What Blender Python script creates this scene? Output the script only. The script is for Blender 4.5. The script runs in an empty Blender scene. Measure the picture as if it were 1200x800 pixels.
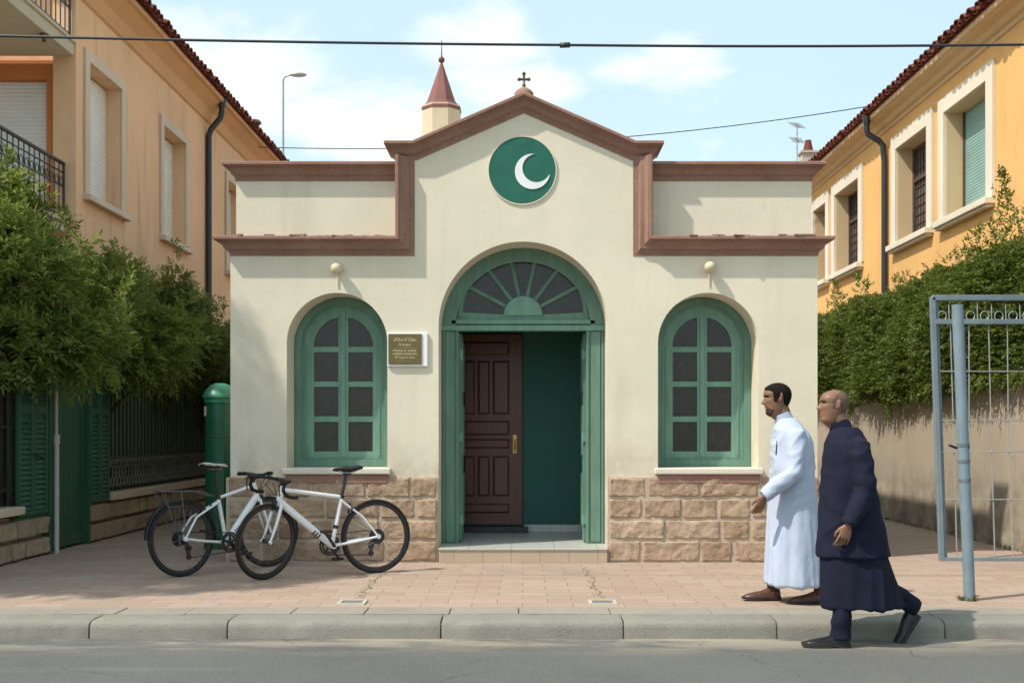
import bpy, bmesh, math, random
import numpy as np
from mathutils import Vector, Matrix, noise as mnoise
random.seed(7); RNG = np.random.default_rng(11)
R = math.radians; PI = math.pi
scene = bpy.context.scene; COL = scene.collection

# ------------------------------------------------------------------ measuring: facade plane is y = 0, camera 11.8 m in front of it
D0 = 11.8; FP = 1320.0; CX = 614.0; CY = 505.0; EYE = 1.37
def fx(px, d=D0): return (px - CX) * d / FP
def fz(py, d=D0): return EYE + (CY - py) * d / FP
def wy(px, X): return FP * X / (px - CX) - D0          # y on a side plane x = X

# ------------------------------------------------------------------ objects
def link(o, parent=None):
    COL.objects.link(o)
    if parent is not None: o.parent = parent
    return o
def tag(o, label=None, cat=None, group=None, kind=None):
    if label: o['label'] = label
    if cat: o['category'] = cat
    if group: o['group'] = group
    if kind: o['kind'] = kind
    return o
def empty(name, loc=(0, 0, 0), label=None, cat=None, group=None, parent=None):
    o = bpy.data.objects.new(name, None); o.location = loc; o.empty_display_size = .2
    link(o, parent); return tag(o, label, cat, group)
def copy_tree(o, parent=None):
    c = o.copy(); COL.objects.link(c); c.parent = parent
    for ch in list(o.children): copy_tree(ch, c)
    return c

class MB:
    """collects shapes, builds ONE mesh object"""
    def __init__(s): s.v = []; s.f = []; s.mi = []; s.m = 0
    def add(s, vs, fs, M=None):
        b = len(s.v)
        for p in vs:
            p = Vector(p)
            s.v.append(tuple(M @ p) if M is not None else tuple(p))
        for f in fs: s.f.append(tuple(b + i for i in f)); s.mi.append(s.m)
        return s
    def box(s, x0, x1, y0, y1, z0, z1, M=None):
        vs = [(x, y, z) for x in (x0, x1) for y in (y0, y1) for z in (z0, z1)]
        return s.add(vs, [(0, 1, 3, 2), (4, 6, 7, 5), (0, 4, 5, 1), (2, 3, 7, 6), (0, 2, 6, 4), (1, 5, 7, 3)], M)
    def loft(s, rings, closed=True, cap=True, M=None, loop=False):
        n = len(rings[0]); vs = [p for r in rings for p in r]; fs = []
        k = len(rings)
        for i in range(k if loop else k - 1):
            i2 = (i + 1) % k
            for j in range(n if closed else n - 1):
                j2 = (j + 1) % n
                fs.append((i * n + j, i * n + j2, i2 * n + j2, i2 * n + j))
        if cap and not loop and closed:
            fs.append(tuple(range(n - 1, -1, -1))); fs.append(tuple((k - 1) * n + j for j in range(n)))
        return s.add(vs, fs, M)
    def tube(s, path, r, n=10, cap=True, M=None, flat=1.0, loop=False):
        P = [Vector(p) for p in path]; k = len(P)
        rs = r if isinstance(r, (list, tuple)) else [r] * k
        rings = []; N = None
        for i in range(k):
            if loop: t = P[(i + 1) % k] - P[i - 1]
            else: t = P[min(i + 1, k - 1)] - P[max(i - 1, 0)]
            if t.length < 1e-9: t = Vector((0, 0, 1))
            t.normalize()
            if N is None:
                a = Vector((0, 0, 1)) if abs(t.z) < .9 else Vector((1, 0, 0))
                N = (a - t * a.dot(t)).normalized()
            else:
                N = N - t * N.dot(t)
                if N.length < 1e-6: N = t.orthogonal()
                N.normalize()
            B = t.cross(N)
            rings.append([tuple(P[i] + (N * math.cos(2 * PI * j / n) + B * math.sin(2 * PI * j / n) * flat) * rs[i]) for j in range(n)])
        return s.loft(rings, True, cap, M, loop)
    def lathe(s, prof, n=24, c=(0, 0, 0), M=None, ph=0):
        rings = [[(c[0] + r * math.cos(2 * PI * j / n + ph), c[1] + r * math.sin(2 * PI * j / n + ph), c[2] + z) for j in range(n)] for r, z in prof]
        return s.loft(rings, True, True, M)
    def prism(s, pts, y0, y1, M=None):
        n = len(pts); vs = [(x, y0, z) for x, z in pts] + [(x, y1, z) for x, z in pts]
        fs = [tuple(range(n)), tuple(range(2 * n - 1, n - 1, -1))] + [(i, n + i, n + (i + 1) % n, (i + 1) % n) for i in range(n)]
        return s.add(vs, fs, M)
    def ball(s, c, rx, ry=None, rz=None, n=16, m=10, M=None):
        ry = ry or rx; rz = rz or rx
        rings = [[(c[0] + rx * math.sin(PI * max(.02, min(.98, i / m))) * math.cos(2 * PI * j / n), c[1] + ry * math.sin(PI * max(.02, min(.98, i / m))) * math.sin(2 * PI * j / n), c[2] - rz * math.cos(PI * i / m)) for j in range(n)] for i in range(m + 1)]
        return s.loft(rings, True, True, M)
    def plate(s, outer, holes, y0, y1, M=None):
        """flat panel with holes in the x-z plane, from y0 to y1"""
        cu = bpy.data.curves.new('tmp', 'CURVE'); cu.dimensions = '2D'; cu.fill_mode = 'BOTH'; cu.extrude = abs(y1 - y0) / 2
        for loop in [outer] + list(holes):
            sp = cu.splines.new('POLY'); sp.points.add(len(loop) - 1)
            for p, (x, z) in zip(sp.points, loop): p.co = (x, z, 0, 1)
            sp.use_cyclic_u = True
        o = bpy.data.objects.new('tmp', cu); COL.objects.link(o)
        dg = bpy.context.evaluated_depsgraph_get()
        me = bpy.data.meshes.new_from_object(o.evaluated_get(dg))
        ym = (y0 + y1) / 2
        s.add([(v.co.x, ym - v.co.z, v.co.y) for v in me.vertices], [tuple(p.vertices) for p in me.polygons], M)
        bpy.data.objects.remove(o); bpy.data.curves.remove(cu); bpy.data.meshes.remove(me)
        return s
    def build(s, name, mats, parent=None, smooth=False, bevel=0, weld=True, loc=None):
        me = bpy.data.meshes.new(name); me.from_pydata(s.v, [], s.f)
        if not isinstance(mats, (list, tuple)): mats = [mats]
        for m in mats: me.materials.append(m)
        if len(mats) > 1: me.polygons.foreach_set('material_index', s.mi)
        bm = bmesh.new(); bm.from_mesh(me)
        if weld: bmesh.ops.remove_doubles(bm, verts=bm.verts, dist=1e-5)
        bmesh.ops.recalc_face_normals(bm, faces=bm.faces)
        bm.to_mesh(me); bm.free()
        if smooth:
            me.polygons.foreach_set('use_smooth', [True] * len(me.polygons))
            if smooth is not True: me.set_sharp_from_angle(angle=R(smooth))
        o = bpy.data.objects.new(name, me); link(o, parent)
        if loc: o.location = loc
        if bevel:
            b = o.modifiers.new('bevel', 'BEVEL'); b.width = bevel; b.segments = 2; b.limit_method = 'ANGLE'; b.angle_limit = R(40)
        me.update(); return o

def np_mesh(name, V, F, mats, parent=None, mi=None):
    """V (n,3), F (m,k) numpy"""
    me = bpy.data.meshes.new(name); k = F.shape[1]
    me.vertices.add(len(V)); me.vertices.foreach_set('co', V.astype(np.float32).ravel())
    me.loops.add(F.size); me.loops.foreach_set('vertex_index', F.astype(np.int32).ravel())
    me.polygons.add(len(F)); me.polygons.foreach_set('loop_start', np.arange(0, F.size, k, dtype=np.int32)); me.polygons.foreach_set('loop_total', np.full(len(F), k, dtype=np.int32))
    for m in (mats if isinstance(mats, (list, tuple)) else [mats]): me.materials.append(m)
    if mi is not None: me.polygons.foreach_set('material_index', mi.astype(np.int32))
    me.update(calc_edges=True); me.validate()
    return link(bpy.data.objects.new(name, me), parent)

def remeshed(mb, voxel, smooth=2, fac=.5):
    """weld overlapping closed shapes into one skin; returns (verts, faces)"""
    me = bpy.data.meshes.new('tmp'); me.from_pydata(mb.v, [], mb.f)
    bm = bmesh.new(); bm.from_mesh(me); bmesh.ops.recalc_face_normals(bm, faces=bm.faces); bm.to_mesh(me); bm.free()
    o = bpy.data.objects.new('tmp', me); COL.objects.link(o)
    r = o.modifiers.new('r', 'REMESH'); r.mode = 'VOXEL'; r.voxel_size = voxel; r.adaptivity = 0
    if smooth:
        s = o.modifiers.new('s', 'SMOOTH'); s.iterations = smooth; s.factor = fac
    dg = bpy.context.evaluated_depsgraph_get()
    m2 = bpy.data.meshes.new_from_object(o.evaluated_get(dg))
    vs = [v.co.copy() for v in m2.vertices]; ns = [v.normal.copy() for v in m2.vertices]; fs = [tuple(p.vertices) for p in m2.polygons]
    bpy.data.objects.remove(o); bpy.data.meshes.remove(me); bpy.data.meshes.remove(m2)
    return vs, ns, fs

# ------------------------------------------------------------------ materials
class NT:
    def __init__(s, name):
        s.m = bpy.data.materials.new(name); s.m.use_nodes = True; s.t = s.m.node_tree; s.b = s.t.nodes['Principled BSDF']
        s.co = s.n('ShaderNodeTexCoord').outputs['Object']
    def n(s, typ, **kw):
        nd = s.t.nodes.new(typ)
        for k, v in kw.items():
            if hasattr(nd, k): setattr(nd, k, v)
            else: nd.inputs[k].default_value = v
        return nd
    def l(s, a, b): s.t.links.new(a, b)
    def mapped(s, scale=(1, 1, 1), loc=(0, 0, 0), src=None, rot=(0, 0, 0)):
        m = s.n('ShaderNodeMapping'); m.inputs['Scale'].default_value = scale; m.inputs['Location'].default_value = loc; m.inputs['Rotation'].default_value = rot
        s.l(src or s.co, m.inputs['Vector']); return m.outputs[0]
    def noise(s, scale, detail=4, rough=.55, src=None, dist=0):
        n = s.n('ShaderNodeTexNoise'); n.inputs['Scale'].default_value = scale; n.inputs['Detail'].default_value = detail; n.inputs['Roughness'].default_value = rough; n.inputs['Distortion'].default_value = dist
        s.l(src or s.co, n.inputs['Vector']); return n.outputs['Fac']
    def ramp(s, src, a, b, lo=0., hi=1.):
        n = s.n('ShaderNodeMapRange'); n.inputs['From Min'].default_value = a; n.inputs['From Max'].default_value = b; n.inputs['To Min'].default_value = lo; n.inputs['To Max'].default_value = hi
        n.clamp = True; s.l(src, n.inputs['Value']); return n.outputs[0]
    def mul(s, a, b):
        n = s.n('ShaderNodeMath', operation='MULTIPLY')
        s.l(a, n.inputs[0])
        if isinstance(b, (int, float)): n.inputs[1].default_value = b
        else: s.l(b, n.inputs[1])
        return n.outputs[0]
    def math(s, op, a, b=0.):
        n = s.n('ShaderNodeMath', operation=op)
        for i, v in enumerate((a, b)):
            if isinstance(v, (int, float)): n.inputs[i].default_value = v
            else: s.l(v, n.inputs[i])
        return n.outputs[0]
    def mix(s, fac, a, b, typ='MIX'):
        n = s.n('ShaderNodeMix'); n.data_type = 'RGBA'; n.blend_type = typ
        for i, v in ((0, fac), (6, a), (7, b)):
            if isinstance(v, (int, float)): n.inputs[i].default_value = v
            elif isinstance(v, tuple): n.inputs[i].default_value = (*v[:3], 1)
            else: s.l(v, n.inputs[i])
        return n.outputs[2]
    def bump(s, h, strength=.3, dist=.01, prev=None):
        n = s.n('ShaderNodeBump'); n.inputs['Strength'].default_value = strength; n.inputs['Distance'].default_value = dist
        s.l(h, n.inputs['Height'])
        if prev is not None: s.l(prev, n.inputs['Normal'])
        return n.outputs[0]
    def out(s, color=None, rough=None, normal=None, metal=None, spec=None):
        i = s.b.inputs
        for k, v in (('Base Color', color), ('Roughness', rough), ('Normal', normal), ('Metallic', metal), ('Specular IOR Level', spec)):
            if v is None: continue
            if isinstance(v, (int, float)): i[k].default_value = v
            elif isinstance(v, tuple): i[k].default_value = (*v[:3], 1)
            else: s.l(v, i[k])
        return s.m
def sc(c, k): return tuple(max(0, min(1, x * k)) for x in c)

def paint(name, c, rough=.5, var=.12, scale=3, bump=.1, bscale=40, metal=0, spec=.4, wear=None, wear_at=.62, stretch=(1, 1, 1)):
    t = NT(name); v = t.mapped(stretch)
    col = t.mix(t.ramp(t.noise(scale, 5, .6, v), .3, .7), sc(c, 1 - var), sc(c, 1 + var))
    if wear: col = t.mix(t.ramp(t.noise(scale * 4, 8, .7, v), wear_at, wear_at + .08), col, wear)
    nb = t.bump(t.noise(bscale, 4, .6, v), bump, .004)
    return t.out(col, t.ramp(t.noise(scale * 2, 4), .3, .7, rough * .85, min(1, rough * 1.15)), nb, metal, spec)

def plaster(name, c, stain, amt=.5, streak=.5, bump=.35, low=None):
    t = NT(name)
    n1 = t.noise(.9, 6, .6); col = t.mix(t.ramp(n1, .35, .68), sc(c, .93), sc(c, 1.045))
    n2 = t.noise(1.0, 7, .65, t.mapped((3.2, 3.2, .35)))
    col = t.mix(t.mul(t.ramp(n2, .54, .78), streak), col, stain)
    n3 = t.noise(5, 8, .7); col = t.mix(t.mul(t.ramp(n3, .62, .75), amt), col, stain)
    n4 = t.noise(45, 4, .6); col = t.mix(t.ramp(n4, .3, .75, 0, .12), col, sc(c, .72))
    if low is not None:   # splash dirt that clings near the ground
        z = t.n('ShaderNodeSeparateXYZ'); t.l(t.co, z.inputs[0])
        m = t.mul(t.ramp(z.outputs['Z'], low[0], low[1], 1, 0), t.ramp(t.noise(2.5, 7, .7), .4, .62))
        col = t.mix(m, col, low[2])
    b = t.bump(t.noise(130, 5, .65), bump, .004); b = t.bump(t.noise(9, 5, .6), bump * .6, .012, b)
    return t.out(col, .9, b, 0, .2)

def leaf_mat(name, dark, light, yellow, trans=.35):
    t = NT(name); g = t.n('ShaderNodeNewGeometry')
    r = g.outputs['Random Per Island']
    col = t.mix(t.ramp(r, 0, .85), dark, light)
    col = t.mix(t.ramp(r, .86, 1), col, yellow)
    col = t.mix(t.ramp(t.noise(1.6, 3), .35, .65, 0, .45), col, sc(light, 1.25))
    t.out(col, .5, None, 0, .22)
    tr = t.n('ShaderNodeBsdfTranslucent'); t.l(t.mix(.5, col, yellow), tr.inputs['Color'])
    ms = t.n('ShaderNodeMixShader'); ms.inputs[0].default_value = trans
    t.l(t.b.outputs[0], ms.inputs[1]); t.l(tr.outputs[0], ms.inputs[2])
    t.l(ms.outputs[0], t.t.nodes['Material Output'].inputs['Surface'])
    return t.m

def stone_mat(name, a, b, c):
    t = NT(name); g = t.n('ShaderNodeNewGeometry'); r = g.outputs['Random Per Island']
    col = t.mix(t.ramp(r, 0, .6), a, b); col = t.mix(t.ramp(r, .6, 1, 0, .8), col, c)
    n = t.noise(9, 8, .7); col = t.mix(t.ramp(n, .35, .7, 0, .65), col, sc(a, .62))
    n = t.noise(55, 5, .7); col = t.mix(t.ramp(n, .45, .75, 0, .4), col, sc(b, 1.35))
    bp = t.bump(t.noise(38, 8, .72), .8, .018); bp = t.bump(t.noise(160, 4, .6), .4, .004, bp)
    return t.out(col, .92, bp, 0, .15)

def paver_mat():
    t = NT('pink_pavers')
    d = t.n('ShaderNodeTexNoise'); d.inputs['Scale'].default_value = 2.2; t.l(t.co, d.inputs['Vector'])
    v = t.mix(.022, t.co, d.outputs['Color'], 'ADD')
    br = t.n('ShaderNodeTexBrick'); t.l(v, br.inputs['Vector']); br.offset = .5
    br.inputs['Color1'].default_value = (0, 0, 0, 1); br.inputs['Color2'].default_value = (1, 1, 1, 1); br.inputs['Mortar'].default_value = (.5, .5, .5, 1)
    br.inputs['Scale'].default_value = 1; br.inputs['Brick Width'].default_value = .40; br.inputs['Row Height'].default_value = .20
    br.inputs['Mortar Size'].default_value = .0045; br.inputs['Mortar Smooth'].default_value = .3; br.inputs['Bias'].default_value = 0
    col = t.mix(br.outputs['Color'], (.335, .235, .175), (.41, .30, .232))
    col = t.mix(t.ramp(t.noise(.8, 6, .65), .35, .68, 0, .55), col, (.34, .265, .212))
    col = t.mix(t.ramp(t.noise(7, 8, .7), .5, .75, 0, .45), col, (.30, .215, .165))
    col = t.mix(t.ramp(t.noise(90, 4, .6), .4, .8, 0, .3), col, (.47, .37, .30))
    col = t.mix(t.ramp(t.noise(.45, 5, .6, t.mapped((1, 1, 1), (3.1, 7.7, 0))), .58, .66, 0, .35), col, (.25, .2, .165))
    mort = t.mul(br.outputs['Fac'], t.ramp(t.noise(3, 4), .3, .6, .45, 1))
    col = t.mix(mort, col, (.20, .16, .125))
    b = t.bump(t.math('SUBTRACT', t.mul(t.noise(60, 5), .35), br.outputs['Fac']), .5, .006)
    return t.out(col, .88, b, 0, .2)

def asphalt_mat():
    t = NT('worn_asphalt')
    col = t.mix(t.ramp(t.noise(.5, 7, .65), .3, .7), (.100, .100, .093), (.142, .140, .128))
    col = t.mix(t.ramp(t.noise(120, 3, .8), .50, .70, 0, .75), col, (.25, .245, .225))
    col = t.mix(t.ramp(t.noise(85, 3, .8), .54, .70, 0, .75), col, (.05, .051, .05))
    z = t.n('ShaderNodeSeparateXYZ'); t.l(t.co, z.inputs[0])
    dust = t.mul(t.ramp(z.outputs['Y'], -4.3, -3.62), t.ramp(t.noise(1.4, 8, .72, t.mapped((.6, 2.2, 1))), .45, .58, .0, 1.0))
    col = t.mix(dust, col, (.37, .315, .235))
    col = t.mix(t.ramp(t.noise(.7, 6, .7, t.mapped((.25, 2.5, 1))), .6, .7, 0, .35), col, (.20, .20, .185))
    cr = t.n('ShaderNodeTexVoronoi'); cr.feature = 'DISTANCE_TO_EDGE'; cr.inputs['Scale'].default_value = .55
    dn = t.n('ShaderNodeTexNoise'); dn.inputs['Scale'].default_value = 3; dn.inputs['Detail'].default_value = 6; t.l(t.co, dn.inputs['Vector']); t.l(t.mix(.35, t.co, dn.outputs['Color'], 'ADD'), cr.inputs['Vector'])
    ck = t.mul(t.ramp(cr.outputs['Distance'], .0, .006, 1, 0), t.ramp(t.noise(.6, 3), .48, .6))
    col = t.mix(t.mul(ck, .8), col, (.045, .043, .04))
    col = t.mix(t.ramp(t.noise(45, 3, .8), .60, .75, 0, .55), col, (.22, .215, .195))
    b = t.bump(t.noise(200, 5, .7), .8, .008); b = t.bump(ck, -.5, .01, b)
    return t.out(col, .85, b, 0, .3)

def concrete_mat(name, c, bumpk=.5):
    t = NT(name)
    col = t.mix(t.ramp(t.noise(1.3, 7, .7), .3, .7), sc(c, .82), sc(c, 1.1))
    col = t.mix(t.ramp(t.noise(120, 4, .7), .4, .75, 0, .45), col, sc(c, 1.4))
    col = t.mix(t.ramp(t.noise(75, 4, .7), .55, .75, 0, .5), col, sc(c, .5))
    col = t.mix(t.ramp(t.noise(4, 8, .75, t.mapped((1, 1, 2.5))), .54, .72, 0, .5), col, sc(c, .6))
    b = t.bump(t.noise(70, 7, .7), bumpk, .01)
    return t.out(col, .92, b, 0, .2)

def wood_mat(name, c, c2, rough=.35):
    t = NT(name)
    n = t.noise(6, 8, .65, t.mapped((9, 9, .7)), 1.2)
    col = t.mix(t.ramp(n, .3, .7), c, c2)
    return t.out(col, rough, t.bump(n, .15, .003), 0, .5)

def tile_mat(name, c, g, w, h):
    t = NT(name)
    br = t.n('ShaderNodeTexBrick'); t.l(t.mapped((1, 1, 1), (.13, .07, 0)), br.inputs['Vector']); br.offset = 0
    br.inputs['Scale'].default_value = 1; br.inputs['Brick Width'].default_value = w; br.inputs['Row Height'].default_value = h
    br.inputs['Mortar Size'].default_value = .004; br.inputs['Color1'].default_value = (*c, 1); br.inputs['Color2'].default_value = (*sc(c, .93), 1); br.inputs['Mortar'].default_value = (*g, 1)
    col = t.mix(t.ramp(t.noise(5, 6), .4, .7, 0, .3), br.outputs['Color'], sc(c, .75))
    return t.out(col, .3, t.bump(br.outputs['Fac'], -.3, .003), 0, .5)

def cloth_mat(name, c, var=.06, sheen=.2):
    t = NT(name)
    col = t.mix(t.ramp(t.noise(6, 4), .3, .7), sc(c, 1 - var), sc(c, 1 + var))
    w = t.noise(900, 2)
    b = t.bump(w, .08, .001); b = t.bump(t.noise(28, 5, .6, t.mapped((1, 1, .35))), .35, .012, b)
    t.b.inputs['Sheen Weight'].default_value = sheen
    return t.out(col, .85, b, 0, .15)
def skin_mat(name, c, red):
    t = NT(name)
    col = t.mix(t.ramp(t.noise(22, 5, .6), .35, .7), c, red)
    t.b.inputs['Subsurface Weight'].default_value = .12; t.b.inputs['Subsurface Radius'].default_value = (.012, .005, .003)
    return t.out(col, .5, t.bump(t.noise(350, 3), .15, .001), 0, .4)

M = {}
M['cream'] = plaster('cream_plaster', (.71, .645, .50), (.47, .41, .30), .42, .40, .45, (.85, 1.45, (.50, .43, .33)))
M['cornice'] = None
def cornice_mat():
    t = NT('terracotta_cornice')
    col = t.mix(t.ramp(t.noise(3, 7, .7), .3, .7), (.25, .135, .10), (.34, .205, .155))
    col = t.mix(t.ramp(t.noise(70, 6, .75), .45, .72, 0, .6), col, (.14, .07, .052))
    col = t.mix(t.ramp(t.noise(40, 7, .75), .55, .72, 0, .75), col, (.47, .32, .24))
    return t.out(col, .9, t.bump(t.noise(80, 6, .75), .6, .006), 0, .2)
M['cornice'] = cornice_mat()
M['stone'] = stone_mat('sandstone', (.37, .25, .165), (.46, .33, .225), (.56, .43, .31))
M['stone_garden'] = stone_mat('brown_sandstone', (.36, .27, .18), (.43, .33, .23), (.5, .4, .29))  # browner sandstone for the base of the garden wall
M['mortar'] = plaster('mortar', (.47, .38, .28), (.28, .21, .15), .5, .2)
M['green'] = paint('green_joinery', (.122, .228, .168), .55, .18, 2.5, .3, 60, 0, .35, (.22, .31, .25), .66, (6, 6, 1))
M['green2'] = paint('green_fanlight_rail', (.150, .285, .212), .55, .16, 2.5, .3, 60, 0, .35, (.24, .33, .27), .66, (6, 6, 1))
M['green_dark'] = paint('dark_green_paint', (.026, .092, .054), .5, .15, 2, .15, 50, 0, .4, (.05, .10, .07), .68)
M['green_wall'] = paint('interior_green', (.030, .115, .092), .7, .07, 1.2, .1, 80)
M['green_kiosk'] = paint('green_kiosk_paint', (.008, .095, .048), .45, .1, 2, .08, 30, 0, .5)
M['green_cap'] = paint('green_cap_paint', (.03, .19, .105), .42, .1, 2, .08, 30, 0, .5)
def glass_mat():
    t = NT('dark_textured_glass')
    v = t.n('ShaderNodeTexVoronoi'); v.inputs['Scale'].default_value = 75; t.l(t.co, v.inputs['Vector'])
    col = t.mix(t.ramp(t.noise(14, 5), .4, .7), (.022, .018, .016), (.036, .030, .026))
    return t.out(col, .22, t.bump(v.outputs['Distance'], .25, .003), 0, .5)
M['glass'] = glass_mat()
M['brown_wood'] = wood_mat('dark_brown_wood', (.070, .019, .011), (.135, .042, .024), .38)
M['black'] = paint('black_metal', (.014, .014, .015), .4, .1, 5, .05, 50, 0, .5)
M['pipe'] = paint('dark_pipe', (.022, .023, .027), .4, .1, 3, .05, 40, 0, .5)
M['white_sill'] = plaster('white_sill', (.66, .60, .50), (.45, .38, .3), .3, .1, .2)
M['floor_tile'] = tile_mat('pale_floor_tile', (.52, .52, .47), (.25, .25, .23), .45, .45)
M['step_tile'] = tile_mat('step_tile', (.48, .37, .27), (.28, .22, .17), .3, .4)
M['brass'] = paint('brass', (.45, .30, .11), .3, .2, 20, .05, 60, 1)
M['bronze'] = paint('weathered_bronze', (.15, .105, .06), .5, .3, 25, .2, 90, .6)
M['emblem'] = paint('emblem_green', (.010, .115, .075), .5, .16, 4, .05, 40)
M['white'] = paint('white_paint', (.78, .78, .75), .5, .05, 4, .05, 40)
M['tan'] = plaster('tan_render', (.72, .455, .27), (.40, .25, .155), .45, .95, .3)
M['tan_trim'] = plaster('tan_trim', (.60, .48, .37), (.42, .3, .22), .3, .3, .25)
M['pier'] = plaster('grey_pier', (.50, .43, .32), (.34, .29, .22), .3, .3, .25)
M['rust'] = plaster('orange_recess', (.52, .19, .07), (.35, .13, .06), .25, .3, .2)
M['soffit_l'] = plaster('orange_soffit', (.60, .345, .17), (.38, .22, .12), .3, .2, .2)
M['orange'] = plaster('orange_render', (.70, .405, .15), (.50, .28, .11), .4, .7, .3)
M['cream_trim'] = plaster('cream_trim', (.66, .59, .47), (.46, .40, .30), .5, .35, .4)
M['reveal'] = plaster('ochre_reveal', (.56, .42, .25), (.38, .28, .16), .4, .3, .3)
M['shutter_w'] = paint('white_shutter', (.70, .69, .65), .5, .06, 3, .05, 40)
M['shutter_g'] = paint('pale_teal_shutter', (.22, .36, .33), .55, .12, 3, .1, 40)
M['grille'] = paint('brown_grille', (.075, .05, .04), .6, .2, 8, .1, 40)
M['lead_glass'] = paint('dusty_leaded_glass', (.17, .135, .115), .35, .35, 9, .1, 30)
M['tile'] = stone_mat('roof_tile', (.13, .038, .028), (.18, .058, .04), (.24, .095, .065))
M['retaining'] = plaster('stained_retaining_wall', (.385, .325, .245), (.18, .155, .12), .85, .6, .6, (-.1, 1.1, (.12, .105, .075)))
M['blue_steel'] = paint('blue_grey_steel', (.17, .225, .255), .55, .15, 5, .1, 50, 0, .4, (.20, .13, .09), .69)
M['wire'] = paint('galvanised_wire', (.42, .45, .45), .45, .1, 9, .05, 50, .5)
M['kerb'] = concrete_mat('granite_kerb', (.25, .235, .195), .8)
M['slab'] = concrete_mat('grey_slab', (.29, .262, .215), .5)
M['pavers'] = paver_mat(); M['asphalt'] = asphalt_mat()
M['earth'] = concrete_mat('earth', (.25, .21, .15))
M['bike_white'] = paint('white_bike_paint', (.76, .77, .77), .22, .03, 6, .02, 40, 0, .6)
M['bike_grey'] = paint('silver_bike_paint', (.42, .44, .46), .25, .05, 6, .02, 40, 0, .6)
M['rubber'] = paint('tyre_rubber', (.018, .017, .017), .75, .2, 20, .2, 120, 0, .3)
M['rim'] = paint('dark_rim', (.05, .05, .055), .3, .1, 9, .02, 40, .6)
M['steel'] = paint('bright_steel', (.55, .55, .56), .25, .1, 9, .02, 40, 1)
M['spoke'] = paint('dark_spoke', (.16, .16, .17), .35, .1, 9, .02, 40, .8)
M['rack_grey'] = paint('grey_rack', (.12, .12, .125), .4, .1, 9, .02, 40, .5)
M['bar_tape'] = paint('black_tape', (.012, .012, .012), .7, .1, 40, .2, 150)
M['saddle_grey'] = paint('grey_saddle', (.45, .44, .43), .5, .1, 9, .1, 80)
M['plaque'] = paint('bronze_plaque', (.155, .115, .04), .4, .12, 6, .05, 60, .3)
M['plaque_text'] = paint('plaque_letters', (.62, .55, .36), .5, .1, 6, .02, 60)
M['globe'] = paint('cream_globe', (.62, .53, .36), .35, .08, 8, .05, 60)
M['concrete'] = concrete_mat('pale_concrete', (.5, .45, .37))
M['weed'] = leaf_mat('weed', (.05, .09, .02), (.09, .14, .035), (.18, .17, .07), .2)
M['robe'] = cloth_mat('pale_blue_cotton', (.425, .475, .58), .04, 0)
M['navy'] = cloth_mat('navy_cloth', (.0125, .0135, .028), .12, 0)
M['navy2'] = cloth_mat('dark_navy_trousers', (.011, .012, .025), .12, 0)
M['skin1'] = skin_mat('skin_olive', (.20, .105, .063), (.225, .11, .068))
M['skin2'] = skin_mat('skin_tan', (.20, .105, .062), (.225, .11, .066))
M['lip'] = skin_mat('lips', (.26, .10, .07), (.28, .11, .08))
M['eye'] = paint('eye_dark', (.02, .014, .01), .25, .1, 30, .02, 60)
M['hair'] = paint('dark_hair', (.014, .011, .009), .95, .4, 90, .6, 320, 0, .08)
M['beard'] = paint('dark_beard', (.060, .036, .025), .95, .3, 80, .6, 260, 0, .08)
M['stubble'] = paint('shaved_hair', (.13, .088, .066), .95, .3, 90, .5, 260, 0, .08)
M['brown_leather'] = paint('brown_leather', (.085, .035, .022), .4, .2, 20, .15, 120, 0, .5)
M['black_leather'] = paint('black_leather', (.006, .006, .007), .33, .2, 20, .15, 120, 0, .45)
M['sole'] = paint('shoe_sole', (.03, .024, .02), .8, .1, 20, .1, 120)
M['leaf_a'] = leaf_mat('leaf_broad', (.085, .128, .026), (.190, .238, .050), (.34, .36, .085), .55)
M['leaf_b'] = leaf_mat('leaf_fine', (.080, .118, .026), (.170, .210, .050), (.31, .33, .085), .52)
M['leaf_c'] = leaf_mat('leaf_hedge', (.052, .084, .014), (.112, .150, .025), (.22, .24, .05), .4)
M['bark'] = concrete_mat('bark', (.09, .065, .045))

# ------------------------------------------------------------------ shapes shared
def arch(x, z0, zs, r, n=32, sq=1.0):
    """upright opening: foot z0, springing zs, half width r"""
    return [(x - r, z0)] + [(x - r * math.cos(PI * i / n), zs + sq * r * math.sin(PI * i / n)) for i in range(n + 1)] + [(x + r, z0)]

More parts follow.
